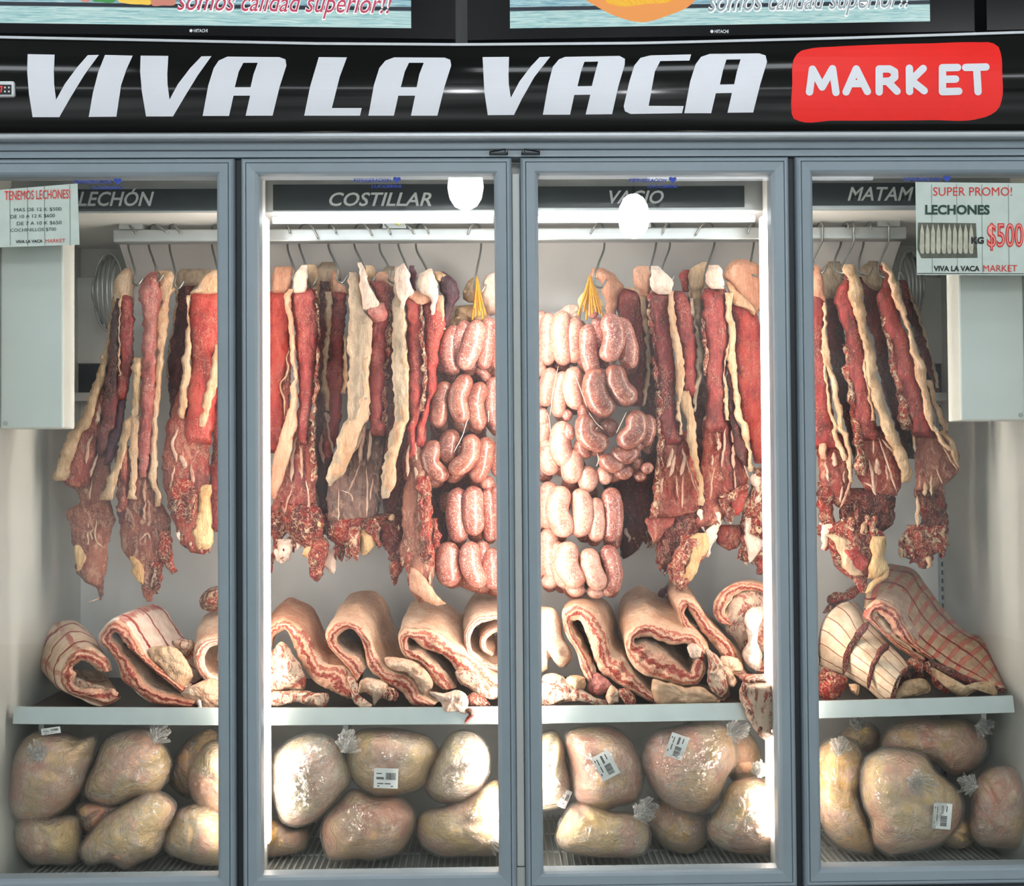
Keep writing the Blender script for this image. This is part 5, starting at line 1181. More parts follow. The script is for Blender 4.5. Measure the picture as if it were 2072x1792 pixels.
slab('fatty_end', 'trim_fat', 'l: 1080 1000 1412, 1200 960 1414, 1280 920 1412, 1340 900 1390, 1400 910 1250, 1450 1040 1252, 1500 1100 1236, 1545 1120 1200', .25, .018, t, 6)
slab('red_flap', 'trim', 'l: 1100 1050 1170, 1200 1052 1180, 1320 1070 1190, 1420 1100 1200', .236, .012, t, 5)
ribs('rib_bone', 'fat', t, .226, [('l: 1110 780,1110 950,1105 1110', 10), ('l: 1070 130,1080 330', 7), ('l: 1350 230,1450 400,1530 520', 5), ('l: 1250 560,1250 780', 6), ('l: 1300 500,1370 660', 4), ('l: 1180 640,1190 780', 10)])
frill(t, .24, 'l: 900 1380,1060 1440,1200 1500,1380 1380', 10, 31, ('trim_fat', 'fat', 'trim'), (12, 26))
t = hang('darkest beef cut at the far right end of the rail, behind the slanting one', 'k', 900, 340, .36)
slab('lean_meat', 'lean_dark', 'k: 320 860 930, 420 880 970, 560 910 1030, 700 960 1080, 900 1022 1144, 1100 1088 1194, 1250 1150 1240, 1340 1215 1262, 1420 1235 1258', .36, .018, t)
slab('fat_edge', 'fat_grey', 'k: 400 950 975, 560 1006 1034, 700 1060 1086, 900 1120 1150, 1100 1175 1200, 1250 1210 1245, 1380 1240 1262', .344, .006, t)
slab('lower_flank', 'trim_dark', 'l: 560 1240 1360, 700 1260 1380, 850 1270 1390, 1000 1280 1416, 1100 1290 1412', .30, .02, t, 6)

t = hang('large torn lump of red meat and yellow fat low in the last door', 'l', 450, 900, .225)
slab('dark_upper', 'trim_dark', 'l: 700 440 860, 820 330 880, 950 300 870, 1060 290 850, 1150 300 800', .262, .022, t, 6)
blob('marbled_lump', 'trim', 'l: 170 1220,240 1080,400 1010,560 1060,700 1120,780 1240,740 1400,640 1560,560 1660,440 1650,330 1590,240 1480,200 1350', .24, .04, t, 64, 12, .008)
slab('white_band', 'fat', 'l: 1180 150 260, 1260 250 420, 1400 300 480, 1520 330 520, 1620 420 560', .205, .012, t, 5)
slab('fat_mass', 'fat_yellow', 'l: 1200 640 780, 1290 600 780, 1400 640 760, 1480 620 790, 1560 600 800, 1620 590 760', .205, .018, t, 5)
blob('marbled_lump', 'lean_bright', 'l: 330 1330,450 1310,560 1380,600 1480,560 1570,460 1540,370 1460', .208, .016, t, 44, 9, .006)
cord('fat_drip', 'fat_yellow', 'l: 770 1480,770 1600,690 1660,620 1720,580 1800', .205, [16, 14, 12, 14, 10], t)
slab('red_neck', 'trim', 'l: 1600 430 600, 1680 470 590, 1750 500 575, 1800 510 560', .225, .014, t, 4)
frill(t, .215, 'l: 200 1250,420 1120,640 1180,700 1300', 16, 37, ('trim', 'trim_fat', 'fat'), (14, 34))

# ---- cuts of the back row, seen dark in the gaps
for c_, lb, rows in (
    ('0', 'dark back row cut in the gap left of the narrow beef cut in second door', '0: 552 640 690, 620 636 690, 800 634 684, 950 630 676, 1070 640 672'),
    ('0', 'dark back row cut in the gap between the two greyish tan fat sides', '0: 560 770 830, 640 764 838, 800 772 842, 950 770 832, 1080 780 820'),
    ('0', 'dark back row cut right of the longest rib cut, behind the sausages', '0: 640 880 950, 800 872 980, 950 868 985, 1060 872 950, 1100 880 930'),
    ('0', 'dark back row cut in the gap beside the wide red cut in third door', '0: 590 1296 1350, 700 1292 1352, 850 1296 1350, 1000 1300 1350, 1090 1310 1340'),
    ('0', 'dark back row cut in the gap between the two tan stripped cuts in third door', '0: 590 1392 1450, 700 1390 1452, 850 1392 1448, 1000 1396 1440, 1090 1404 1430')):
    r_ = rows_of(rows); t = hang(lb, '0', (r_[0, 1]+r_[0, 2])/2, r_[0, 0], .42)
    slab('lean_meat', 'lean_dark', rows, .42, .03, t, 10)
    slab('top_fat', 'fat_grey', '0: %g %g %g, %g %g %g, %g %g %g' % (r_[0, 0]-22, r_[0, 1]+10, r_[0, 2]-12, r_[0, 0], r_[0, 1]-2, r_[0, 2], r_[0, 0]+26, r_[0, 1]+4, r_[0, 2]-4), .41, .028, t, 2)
# ------------------------------------------------------------------ sausages
def link(parent, mat, c, pts, w, Y, back=True):
    q0 = np.array([[cx(c, a), cy(c, b)] for a, b in pts], float); r = w*1.2/CR[c][2]/2
    e0 = q0[0]-q0[1]; e1 = q0[-1]-q0[-2]; q0[0] += e0/(np.linalg.norm(e0)+1e-6)*r*.22; q0[-1] += e1/(np.linalg.norm(e1)+1e-6)*r*.22
    p = spl(q0, 30)
    d = np.r_[0, np.cumsum(np.linalg.norm(np.diff(p, axis=0), axis=1))]; L = d[-1]
    # rounded ends, a little fuller in the middle, tied tips
    s = np.minimum(d, L-d); rr = r*np.sqrt(np.clip(1-(1-np.clip(s/(r*1.05), 0, 1))**2, .02, 1))*(.94+.08*np.sin(math.pi*d/L))
    Yv = Y - .012*np.sin(math.pi*d/L)
    k = (Yv+2.4)/F
    mb = MB().tube(P(p[:, 0], p[:, 1], Yv), rr*k, 20)
    V = np.vstack(mb.V); SEED[0] += 1; V = V + .0014*np.stack([fbm(V*45+7*q+SEED[0], SEED[0]+q, 2) for q in range(3)], -1); mb.V = [V]
    mb.build('sausage', MT[mat], parent, True)
    if back and len(pts) > 2:  # darker links added behind, their colour darkens the gaps between sausages
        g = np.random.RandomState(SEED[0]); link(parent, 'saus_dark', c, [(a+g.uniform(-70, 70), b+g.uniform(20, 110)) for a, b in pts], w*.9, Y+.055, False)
SA = 'sausage strings'
t = thing('sausage_string', 'string of thick pink sausages hanging at the right edge of the second door', 'sausages', at_px('d', 1320, 220, .25), SA)
for pts, w, Y, m in [
    ([(985, 830), (915, 1050), (975, 1270)], 120, .255, 'saus'), ([(1110, 780), (1010, 1000), (1080, 1290)], 160, .235, 'saus'),
    ([(1230, 730), (1130, 900), (1150, 1150)], 150, .235, 'saus'), ([(1345, 720), (1270, 1000), (1175, 1215)], 185, .215, 'saus'),
    ([(1470, 680), (1440, 950), (1400, 1215)], 150, .235, 'saus'), ([(1590, 700), (1580, 950), (1540, 1220)], 150, .25, 'saus'),
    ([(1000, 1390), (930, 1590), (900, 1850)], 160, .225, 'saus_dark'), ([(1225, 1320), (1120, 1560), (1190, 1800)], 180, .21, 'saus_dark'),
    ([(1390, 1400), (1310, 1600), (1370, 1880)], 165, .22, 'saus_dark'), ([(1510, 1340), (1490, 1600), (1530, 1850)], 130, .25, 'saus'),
    ([(1330, 1220), (1420, 1300), (1450, 1370)], 90, .262, 'saus')]:
    link(t, m, 'd', pts, w, Y)
for pts, w, Y, m in [
    ([(735, 300), (690, 480), (830, 630)], 150, .225, 'saus_dark'), ([(910, 200), (855, 350), (890, 490)], 150, .235, 'saus_dark'),
    ([(1075, 240), (1050, 440), (890, 560)], 150, .21, 'saus_dark'), ([(1225, 270), (1180, 480), (1110, 640)], 150, .222, 'saus_dark'),
    ([(965, 330), (955, 440)], 100, .25, 'saus'), ([(1330, 300), (1320, 600)], 120, .25, 'saus'),
    ([(1095, 720), (1090, 920), (1110, 1140)], 165, .235, 'saus'), ([(950, 740), (930, 960), (965, 1210)], 160, .25, 'saus'),
    ([(1230, 720), (1250, 950), (1260, 1200)], 120, .25, 'saus'), ([(1330, 700), (1340, 1200)], 130, .245, 'saus'),
    ([(880, 1250), (850, 1420), (890, 1600)], 200, .245, 'saus'), ([(1065, 1240), (1065, 1440), (1175, 1620)], 165, .225, 'saus'),
    ([(1165, 1230), (1190, 1370), (1170, 1520)], 120, .25, 'saus'), ([(1270, 1300), (1255, 1450), (1290, 1640)], 140, .235, 'saus'),
    ([(860, 780), (830, 920)], 110, .29, 'saus_dark'), ([(1180, 640), (1260, 700)], 110, .25, 'saus')]:
    link(t, m, 'f', pts, w, Y)
tw = MB()
for x, y in ((1280, 690), (1310, 660), (1350, 650), (1395, 680), (1425, 640), (1300, 560), (1370, 590)):
    p = spl(np.array([[cx('d', 1330), cy('d', 215)], [cx('d', 1330+(x-1330)*.4), cy('d', 400)], [cx('d', x), cy('d', y)]]), 12)
    tw.tube(P(p[:, 0], p[:, 1], np.linspace(.235, .20, 12)), .0022, 6)
tw.build('twine', MT['twine'], t, True)
cord('thread', 'thread', 'f: 1040 80,980 260,910 390', .19, 1.6, t); cord('thread', 'thread', 'f: 1235 0,1235 110', .20, 1.4, t)
t = thing('hanging_fat_lump', 'pear shaped lump of tan fat behind the yellow twine in the second door', 'meat cut', at_px('d', 1290, 230, .29))
blob('fat_lump', 'fat_tan', 'd: 1285 225,1325 260,1330 420,1290 500,1220 490,1165 440,1180 380,1225 290', .29, .03, t)
blob('fat_lump', 'fat_tan', 'd: 1110 560,1200 530,1330 530,1440 560,1450 680,1250 730,1100 760,1010 780,1015 700,1080 660', .285, .03, t)
blob('fat_lump', 'fat_white', 'd: 1400 270,1470 180,1540 160,1600 300,1590 560,1480 640,1410 520', .29, .03, t)

t = thing('sausage_string', 'string of dark pink sausages with yellow twine at the front of the third door', 'sausages', at_px('g', 600, 200, .21), SA)
for pts, w, Y, m in [
    ([(575, 760), (570, 1000), (615, 1270)], 165, .205, 'saus'), ([(690, 690), (680, 850), (710, 1010)], 150, .215, 'saus'),
    ([(790, 650), (860, 880), (765, 1125)], 205, .185, 'saus'), ([(900, 700), (1000, 940), (1020, 1210)], 185, .215, 'saus'),
    ([(680, 1250), (640, 1450), (800, 1720)], 230, .19, 'saus_dark'), ([(860, 1210), (900, 1430), (1070, 1570)], 215, .19, 'saus_dark'),
    ([(630, 560), (620, 650)], 120, .235, 'saus'), ([(760, 1360), (770, 1500), (840, 1660)], 100, .235, 'saus_dark')]:
    link(t, m, 'g', pts, w, Y)
for pts, w, Y, m in [
    ([(450, 60), (470, 240), (650, 320)], 155, .19, 'saus_dark'), ([(915, 20), (930, 190), (780, 300)], 175, .19, 'saus_dark'),
    ([(1035, 60), (1045, 180), (1010, 310)], 115, .215, 'saus_dark'), ([(690, 110), (670, 220)], 150, .225, 'saus_dark'),
    ([(720, 370), (840, 425), (930, 370)], 130, .21, 'saus_dark'), ([(610, 440), (690, 490), (790, 515)], 145, .215, 'saus_dark'),
    ([(750, 580), (870, 560)], 130, .225, 'saus_dark'), ([(1032, 530), (1034, 545)], 150, .205, 'saus_dark'), ([(390, 290), (480, 420)], 120, .235, 'saus_dark'),
    ([(900, 460), (930, 520)], 110, .235, 'saus_dark'), ([(940, 600), (990, 620)], 110, .235, 'saus_dark'), ([(580, 150), (590, 230)], 90, .24, 'saus_dark')]:
    link(t, m, 'h', pts, w, Y)
tw = MB()
for x, y in ((460, 640), (520, 600), (550, 690), (590, 640), (620, 620), (660, 600), (700, 620), (730, 650), (480, 560)):
    p = spl(np.array([[cx('g', 590), cy('g', 205)], [cx('g', 590+(x-590)*.45), cy('g', 400)], [cx('g', x), cy('g', y)]]), 12)
    tw.tube(P(p[:, 0], p[:, 1], np.linspace(.20, .175, 12)), .0024, 6)
tw.build('twine', MT['twine'], t, True)
blob('twine_wrap', 'fat_yellow', 'g: 590 230,640 300,700 430,730 540,640 540,560 520,480 540,450 470,530 380,560 290', .215, .014, t)
for q in ('h: 490 20,560 120,625 180', 'h: 840 20,790 120,745 215', 'g: 430 1300,520 1540,560 1650', 'h: 570 400,580 470,560 520'): cord('thread', 'thread', q, .17, 1.6, t)

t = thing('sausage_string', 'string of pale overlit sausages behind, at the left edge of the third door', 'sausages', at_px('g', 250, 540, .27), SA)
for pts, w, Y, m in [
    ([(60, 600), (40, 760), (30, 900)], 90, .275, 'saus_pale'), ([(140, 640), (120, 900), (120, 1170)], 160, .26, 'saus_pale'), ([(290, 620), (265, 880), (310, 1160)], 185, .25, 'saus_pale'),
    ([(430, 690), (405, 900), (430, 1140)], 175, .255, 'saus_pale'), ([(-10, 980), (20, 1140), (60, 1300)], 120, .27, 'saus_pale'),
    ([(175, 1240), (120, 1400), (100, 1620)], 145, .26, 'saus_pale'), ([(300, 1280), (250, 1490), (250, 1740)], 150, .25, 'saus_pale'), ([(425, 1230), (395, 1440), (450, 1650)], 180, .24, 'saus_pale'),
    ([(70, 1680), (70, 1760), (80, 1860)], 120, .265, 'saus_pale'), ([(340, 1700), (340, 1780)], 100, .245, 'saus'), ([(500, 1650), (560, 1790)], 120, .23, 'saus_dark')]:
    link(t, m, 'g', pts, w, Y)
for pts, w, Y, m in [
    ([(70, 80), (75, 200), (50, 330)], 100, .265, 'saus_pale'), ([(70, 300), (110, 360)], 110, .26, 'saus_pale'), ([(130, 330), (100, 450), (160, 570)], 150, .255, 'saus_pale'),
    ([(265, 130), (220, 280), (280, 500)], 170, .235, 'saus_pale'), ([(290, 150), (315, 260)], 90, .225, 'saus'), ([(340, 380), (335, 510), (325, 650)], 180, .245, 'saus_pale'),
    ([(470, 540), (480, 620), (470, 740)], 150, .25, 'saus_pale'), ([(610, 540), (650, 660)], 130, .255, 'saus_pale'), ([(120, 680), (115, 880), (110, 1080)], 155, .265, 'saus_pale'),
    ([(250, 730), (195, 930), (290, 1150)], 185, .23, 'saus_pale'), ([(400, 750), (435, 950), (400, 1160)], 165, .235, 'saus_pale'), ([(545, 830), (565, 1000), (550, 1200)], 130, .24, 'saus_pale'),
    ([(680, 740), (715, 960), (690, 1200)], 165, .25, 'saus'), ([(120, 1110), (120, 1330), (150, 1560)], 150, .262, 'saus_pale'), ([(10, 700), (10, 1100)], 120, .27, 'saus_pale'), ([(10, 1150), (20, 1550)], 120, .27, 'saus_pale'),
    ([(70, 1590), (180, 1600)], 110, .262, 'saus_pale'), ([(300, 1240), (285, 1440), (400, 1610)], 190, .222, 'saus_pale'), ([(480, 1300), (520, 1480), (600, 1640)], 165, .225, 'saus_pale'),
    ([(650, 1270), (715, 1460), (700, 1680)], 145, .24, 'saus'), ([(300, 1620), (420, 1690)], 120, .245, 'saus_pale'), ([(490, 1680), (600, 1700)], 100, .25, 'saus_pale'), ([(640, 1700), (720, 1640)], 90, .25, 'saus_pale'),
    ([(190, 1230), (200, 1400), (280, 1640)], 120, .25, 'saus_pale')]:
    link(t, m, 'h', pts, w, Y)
cord('thread', 'thread', 'h: 115 40,130 150,140 250', .21, 1.6, t); cord('thread', 'thread', 'g: 150 1750,200 1400,240 1200', .22, 1.5, t)
blob('fat_wrap', 'fat_white', 'g: 400 520,490 560,480 680,380 740,250 720,190 650,260 580', .27, .02, t)

# ------------------------------------------------------------------ meat hooks
def hook(label, front, c, shank_top, tip, meat, Ym=.25):
    x0, y0 = cx(c, shank_top[0]), cy(c, shank_top[1]); x1, y1 = cx(c, meat[0]), cy(c, meat[1]); xt, yt = cx(c, tip[0]), cy(c, tip[1])
    Ys, Yt = (.256, .312) if front else (.312, .256)
    top = ZR1+.004
    a = P(x0, y0, Ys); b = P(x1, y1, min(Ym, .28) if not front else .25); tp = P(xt, yt, Yt); 
    mid = np.array([(a[0]*.75+tp[0]*.25), .2825, top+.010])
    sa = np.array([a[0], Ys, top-.002]); st = np.array([tp[0]*.75+a[0]*.25, Yt, top-.003])
    e = b + np.array([.0, -.012, -.028]); e2 = b + np.array([.012, -.024, -.034]); e3 = b+np.array([.026, -.022, -.016])
    pts = [tp, st, mid, sa, a*.5+sa*.5, a, a*.35+b*.65, b, e, e2, e3]
    pts = np.array(pts); t = thing('meat_hook', label, 'hook', mid, 'steel meat hooks on the rail')
    MB().tube(spl(np.c_[pts[:, [0, 2, 1]]], 60)[:, [0, 2, 1]], .0026, 8).build('wire', MT['hook'], t, True)
    return t
HK = [('first hook from the left in the first door, over the leftmost cut', 0, 'A', (800, 530), (850, 470), (845, 715)), ('second hook in the first door, leaning across the rail', 0, 'A', (930, 535), (1045, 462), (975, 690)),
      ('third in the first door, right of the pink cut', 0, 'A', (1060, 545), (1130, 470), (1100, 735)), ('fourth hook in the first door, beside the grey frame', 0, 'A', (1325, 530), (1400, 470), (1365, 720)),
      ('over the bright red cut at left edge of second door', 0, 'C', (315, 555), (330, 470), (355, 700)), ('over the white topped cut, tip lying across the rail', 0, 'C', (385, 520), (505, 500), (442, 720)),
      ('hook over the narrow cut behind, in the second door', 0, 'C', (570, 545), (620, 470), (632, 700)), ('hook over the broad greyish tan cut in the second door', 0, 'C', (730, 525), (845, 482), (802, 710)),
      ('between the tan cut and the forked white top', 0, 'C', (890, 560), (960, 475), (955, 700)), ('hook right of the small yellow tag, over the forked white top', 0, 'C', (1005, 525), (1105, 468), (1068, 710)),
      ('hook over the purple flank in the second door', 0, 'C', (1118, 555), (1200, 470), (1192, 715)), ('rightmost hook of the second door, holding the twine of the sausages', 0, 'C', (1525, 545), (1440, 478), (1488, 760)),
      ('hook over the twine of the dark pink sausages in the third door', 0, 'E', (565, 545), (480, 470), (505, 730)), ('hook over the wavy fat strip cut in the third door', 0, 'E', (890, 515), (778, 480), (845, 730)),
      ('hook behind, between two cuts in the third door', 0, 'E', (975, 540), (930, 470), (925, 700)), ('hook over the red cut with the tan strip in the third door', 0, 'E', (1255, 510), (1135, 480), (1200, 720)),
      ('last hook of the third door, at the bright right edge', 0, 'E', (1500, 520), (1462, 472), (1480, 660)),
      ('first open hook in the last door, partly behind the frame', 1, 'G', (200, 500), (150, 420), (140, 640)), ('second open hook in the last door, over the thick fat strip cut', 1, 'G', (395, 510), (345, 420), (318, 680)),
      ('third open hook in the last door, over the slanting cut', 1, 'G', (615, 500), (560, 420), (552, 670)), ('dark hook behind, between the first two loops of the last door', 0, 'G', (315, 520), (360, 440), (275, 640)),
      ('dark hook behind, between the last two loops of the last door', 0, 'G', (455, 520), (500, 440), (425, 650))]
for lb, fr, c, st_, tip, mt_ in HK: hook('steel meat hook, '+lb, bool(fr), c, st_, tip, mt_)
tg = thing('flower_tag', 'small yellow tag tied to a hook on the rail under the word COSTILLAR', 'tag', P(805, 450, .25))
c0 = P(805, 450, .252); rg = np.random.RandomState(4); mb = MB()
for k in range(16):
    a = rg.uniform(0, 6.28); r = rg.uniform(.003, .008); c1 = c0+np.array([math.cos(a)*r, rg.uniform(-.003, .003), math.sin(a)*r])
    mb.tube([c0, (c0+c1)/2+[0, -.002, 0], c1], [.0012, .0022, .0008], 6)
MT['tag_yellow'] = plain('yellow_tag', 'd8d820', .6)
mb.build('petals', MT['tag_yellow'], tg, True)

# ------------------------------------------------------------------ rolled lamb flanks and rib racks on the shelf
SH = 'rolled flanks and racks on the shelf'
def roll(label, c, x, y, Y, name='rolled_lamb_flank'): return thing(name, label, 'meat roll', at_px(c, x, y, Y), SH)
t = roll('leftmost roll on the shelf, rib lining outwards, curled round a dark hollow', 'm', 600, 1290, .19, 'rolled_rib_rack')
fold(t, [(920, 950, 850, 965), (890, 840, 800, 930), (800, 745, 730, 890), (680, 700, 650, 850), (545, 755, 565, 880), (445, 855, 530, 935), (392, 970, 560, 985), (392, 1070, 530, 1060), (450, 1160, 575, 1115), (600, 1222, 720, 1130), (730, 1282, 850, 1140), (920, 1298, 950, 1140), (1015, 1240, 1000, 1170)],
     .165, .20, (-175, -225), 1.26, ('layer', 'rack_a', 'membrane'), 'm', wav=2.6)
blob('inner_tongue', 'fold_fat', 'm: 560 1010,700 1060,850 1100,960 1150,850 1150,700 1130,575 1110', .185, .012, t)
t = roll('second roll on the shelf, long folded rack with white rib lining on top', 'm', 1100, 1280, .19, 'rolled_rib_rack')
fold(t, [(1690, 1120, 1640, 1175), (1480, 965, 1440, 1015), (1310, 815, 1250, 855), (1190, 645, 1110, 720), (1078, 475, 1025, 625), (970, 430, 985, 565), (860, 505, 920, 585), (800, 640, 935, 640), (880, 750, 1010, 722), (980, 880, 1110, 850), (1010, 1010, 1225, 1010), (1170, 1170, 1335, 1130), (1320, 1282, 1480, 1185), (1500, 1315, 1620, 1210), (1740, 1325, 1790, 1265)],
     .165, .22, (380, -215), 1.0, ('layer_red', 'rack_b', 'skin_grey'), 'm', wav=2.4)
blob('fat_flap', 'fat', 'm: 1310 715,1440 690,1570 705,1700 820,1765 960,1740 1060,1650 1160,1560 1060,1440 920,1370 830', .185, .022, t)
blob('torn_edge', 'fold_fat', 'm: 1560 650,1650 620,1780 660,1770 760,1700 800,1600 720', .24, .02, t)
blob('fat_tail', 'skin_pale', 'm: 1640 1170,1800 1080,1980 1020,2060 1120,2060 1260,1980 1330,1880 1330,1780 1260', .175, .02, t)
cord('fat_drip', 'fat_white', 'm: 1830 1240,1850 1330,1855 1405', .150, [10, 9, 4], t)
t = roll('roll with smooth skin at the right edge of the first door', 'm', 1980, 1200, .19)
fold(t, [(2010, 600, 2010, 690), (1880, 625, 1930, 720), (1790, 720, 1890, 790), (1775, 860, 1885, 880), (1820, 1000, 1920, 960), (1920, 1100, 1990, 1010), (2060, 1160, 2080, 1040), (2200, 1120, 2160, 1000), (2260, 960, 2180, 920), (2240, 780, 2160, 820), (2130, 690, 2080, 780), (2030, 760, 2040, 850), (2010, 860, 2080, 880)],
     .18, .2, (60, -310), 1.0, ('layer_white', 'skin_pale', 'skin_pale'), 'm')
blob('end_lump', 'trim_fat', 'm: 1850 200,1930 110,2040 70,2100 200,2060 310,1900 330,1845 290', .33, .05, t)
t = roll('arched flank at the left edge of the second door, orange tinted skin', 'n', 500, 1450, .18)
fold(t, [(-40, 820, 80, 860), (-5, 660, 95, 730), (75, 555, 150, 665), (200, 507, 235, 640), (330, 542, 290, 685), (480, 640, 345, 830), (560, 770, 395, 950), (630, 912, 470, 1090), (775, 1042, 600, 1262), (960, 1082, 760, 1345), (1060, 1182, 905, 1425), (1100, 1340, 1050, 1455)],
     .16, .22, (115, -275), 1.06, ('layer', 'fat_pink', 'membrane'), 'n', wav=2.2)
blob('inner_fold', 'fold_fat', 'n: 30 900,110 840,210 760,290 840,360 940,450 1080,505 1240,470 1345,300 1350,40 1340', .165, .035, t, amp=.007)
blob('inner_fold', 'fold_fat', 'n: 30 1380,300 1350,620 1380,770 1400,740 1555,600 1545,400 1510,40 1510', .155, .022, t, amp=.007)
blob('fat_end', 'fold_fat', 'n: 1010 1190,1090 1200,1130 1370,1200 1500,1300 1530,1290 1550,1150 1540,1070 1470,1040 1340', .145, .014, t)
blob('pale_scrap', 'skin_pale', 'n: 1130 1310,1220 1200,1360 1210,1480 1270,1460 1400,1380 1460,1330 1540,1300 1450,1220 1370,1150 1380', .168, .02, t)
t = roll('tallest arched flank, middle of second door, round skin back and dark opening', 'n', 1250, 1450, .18)
fold(t, [(1105, 1258, 1225, 1085), (980, 1070, 1130, 965), (850, 935, 965, 885), (765, 825, 890, 790), (745, 712, 870, 722), (790, 602, 930, 662), (880, 540, 1000, 620), (1000, 520, 1080, 640), (1140, 560, 1150, 725), (1250, 672, 1195, 850), (1312, 832, 1220, 985), (1390, 982, 1270, 1120), (1480, 1085, 1380, 1215), (1640, 1155, 1530, 1310), (1800, 1262, 1690, 1420), (1900, 1402, 1790, 1540), (2085, 1505, 2000, 1562)],
     .16, .24, (225, -385), 1.1, ('layer', 'skin', 'skin_grey'), 'n', wav=2.2)
blob('skin_flap', 'skin_pale', 'o: 110 960,250 960,420 980,540 1040,620 1130,690 1290,620 1400,530 1340,480 1230,400 1150,250 1110,140 1050', .165, .018, t)
blob('scrap', 'trim_fat', 'o: 60 1400,140 1310,230 1330,275 1440,230 1480,120 1460', .16, .02, t)
t = roll('folded flank under the long rib cut, small looped fold, tail to the right', 'o', 700, 1480, .18)
fold(t, [(1500, 1225, 1460, 1430), (1300, 1090, 1190, 1260), (1150, 985, 990, 1130), (1030, 872, 850, 965), (880, 765, 720, 900), (720, 648, 560, 852), (580, 615, 475, 775), (470, 618, 410, 722), (360, 612, 388, 745), (285, 690, 382, 802), (285, 830, 402, 872), (350, 952, 520, 882), (500, 1012, 660, 1002), (620, 1122, 780, 1112), (690, 1262, 885, 1232), (800, 1345, 965, 1335)],
     .16, .22, (120, -385), 1.04, ('layer', 'skin_pale', 'skin_grey'), 'o', wav=2.4)
blob('white_fat', 'fat_white', 'o: 650 1380,850 1385,960 1350,1070 1380,1115 1540,1100 1660,980 1610,840 1612,780 1490', .125, .03, t, amp=.006)
cord('red_drip', 'trim', 'o: 1090 1570,1160 1640,1110 1700,1075 1760', .115, [10, 12, 8, 6], t)
blob('curled_end', 'trim_fat', 'o: 1100 1430,1180 1372,1340 1462,1385 1522,1250 1560,1120 1542', .15, .02, t)
blob('end_fold', 'fold_fat', 'o: 960 1130,1150 1110,1330 1250,1470 1330,1470 1440,1300 1430,1130 1330,1010 1250', .155, .02, t)
t = roll('thick spiral roll at the right edge of the second door with brown streaked skin', 'o', 1400, 1200, .2)
fold(t, [(1560, 415, 1560, 500), (1380, 425, 1400, 520), (1200, 470, 1230, 570), (1095, 600, 1150, 680), (1070, 740, 1140, 780), (1095, 900, 1170, 890), (1200, 1040, 1260, 980), (1400, 1120, 1420, 1040), (1600, 1130, 1600, 1050), (1750, 1000, 1690, 950), (1790, 800, 1700, 800), (1720, 640, 1640, 680), (1560, 580, 1540, 650), (1380, 610, 1400, 690), (1260, 720, 1330, 760), (1270, 860, 1350, 860), (1400, 950, 1430, 900)],
     .18, .22, (0, -330), 1.0, ('layer_white', 'skin_grey', 'skin_pale'), 'o')
t = roll('overlit creamy roll at the left edge of the third door', 'p', 250, 1200, .2)
blob('skin_roll', 'skin_pale', 'p: -40 440,70 400,200 420,285 530,325 760,430 950,400 1090,300 1142,160 1015,125 1180,70 1205,-60 1200', .20, .06, t, 60, 12, .006)
blob('bone_end', 'fat_white', 'p: 70 1240,290 1228,370 1305,375 1395,250 1340,70 1330', .165, .022, t)
blob('knuckle', 'fat', 'p: 360 1262,480 1230,590 1270,605 1370,480 1422,390 1380', .16, .03, t)
blob('meat_slab', 'fold_fat', 'p: 40 1340,380 1330,600 1430,720 1500,865 1560,825 1612,740 1580,560 1545,330 1552,40 1612', .155, .02, t, amp=.007)
blob('red_scrap', 'lean_pink', 'p: 610 1360,720 1200,850 1265,905 1330,830 1450,700 1472', .17, .016, t)
blob('pale_scrap', 'skin_pale', 'p: 840 1470,930 1350,990 1400,980 1560,870 1582', .155, .018, t)
blob('pale_scrap', 'trim_fat', 'p: 1000 1400,1100 1390,1200 1500,1190 1582,1090 1572', .15, .018, t)
t = roll('narrow arched flank with a tall dark slit, second from the left in the third door', 'p', 900, 1450, .18)
fold(t, [(640, 1335, 722, 1300), (540, 1150, 692, 1105), (480, 950, 582, 925), (370, 762, 482, 765), (318, 600, 432, 645), (330, 460, 450, 592), (450, 402, 500, 570), (612, 420, 550, 592), (762, 522, 600, 702), (832, 682, 650, 852), (902, 932, 700, 1022), (1052, 1062, 780, 1182), (1232, 1262, 930, 1302), (1422, 1452, 1150, 1432), (1650, 1482, 1450, 1602), (1950, 1542, 1800, 1642), (2235, 1542, 2150, 1602)],
     .16, .22, (110, -180), 1.06, ('layer', 'skin', 'membrane'), 'p', wav=2.6)
blob('rib_lining', 'rack_d', 'q: 60 1100,220 1130,420 1180,560 1170,650 1230,750 1330,600 1370,300 1390,120 1370', .15, .02, t)
t = roll('large rolled flank lying across the third door, its cut opening like a long beak', 'q', 250, 1300, .18)
fold(t, [(640, 800, 560, 865), (500, 632, 425, 742), (340, 602, 250, 742), (180, 562, 130, 702), (20, 502, 10, 662), (-110, 532, -80, 672), (-210, 642, -130, 692), (-230, 762, -120, 732), (-170, 922, -20, 722), (-60, 1042, 80, 762), (110, 1092, 220, 852), (270, 1142, 330, 942), (400, 1167, 420, 1022), (530, 1152, 460, 1022), (600, 1052, 480, 932), (592, 922, 530, 882)],
     .15, .24, (-85, -375), 1.05, ('layer', 'skin', 'skin_grey'), 'q', wav=2.2)
blob('fat_knob', 'fat_white', 'q: 425 740,500 730,560 800,545 860,470 880,430 820', .14, .02, t)
blob('right_leg', 'fold_fat', 'q: 600 780,740 860,800 1040,832 1190,760 1282,650 1190,620 1050,640 950', .155, .022, t)
t = roll('arched flank with olive tinted skin right of the large one in the third door', 'q', 850, 1170, .19)
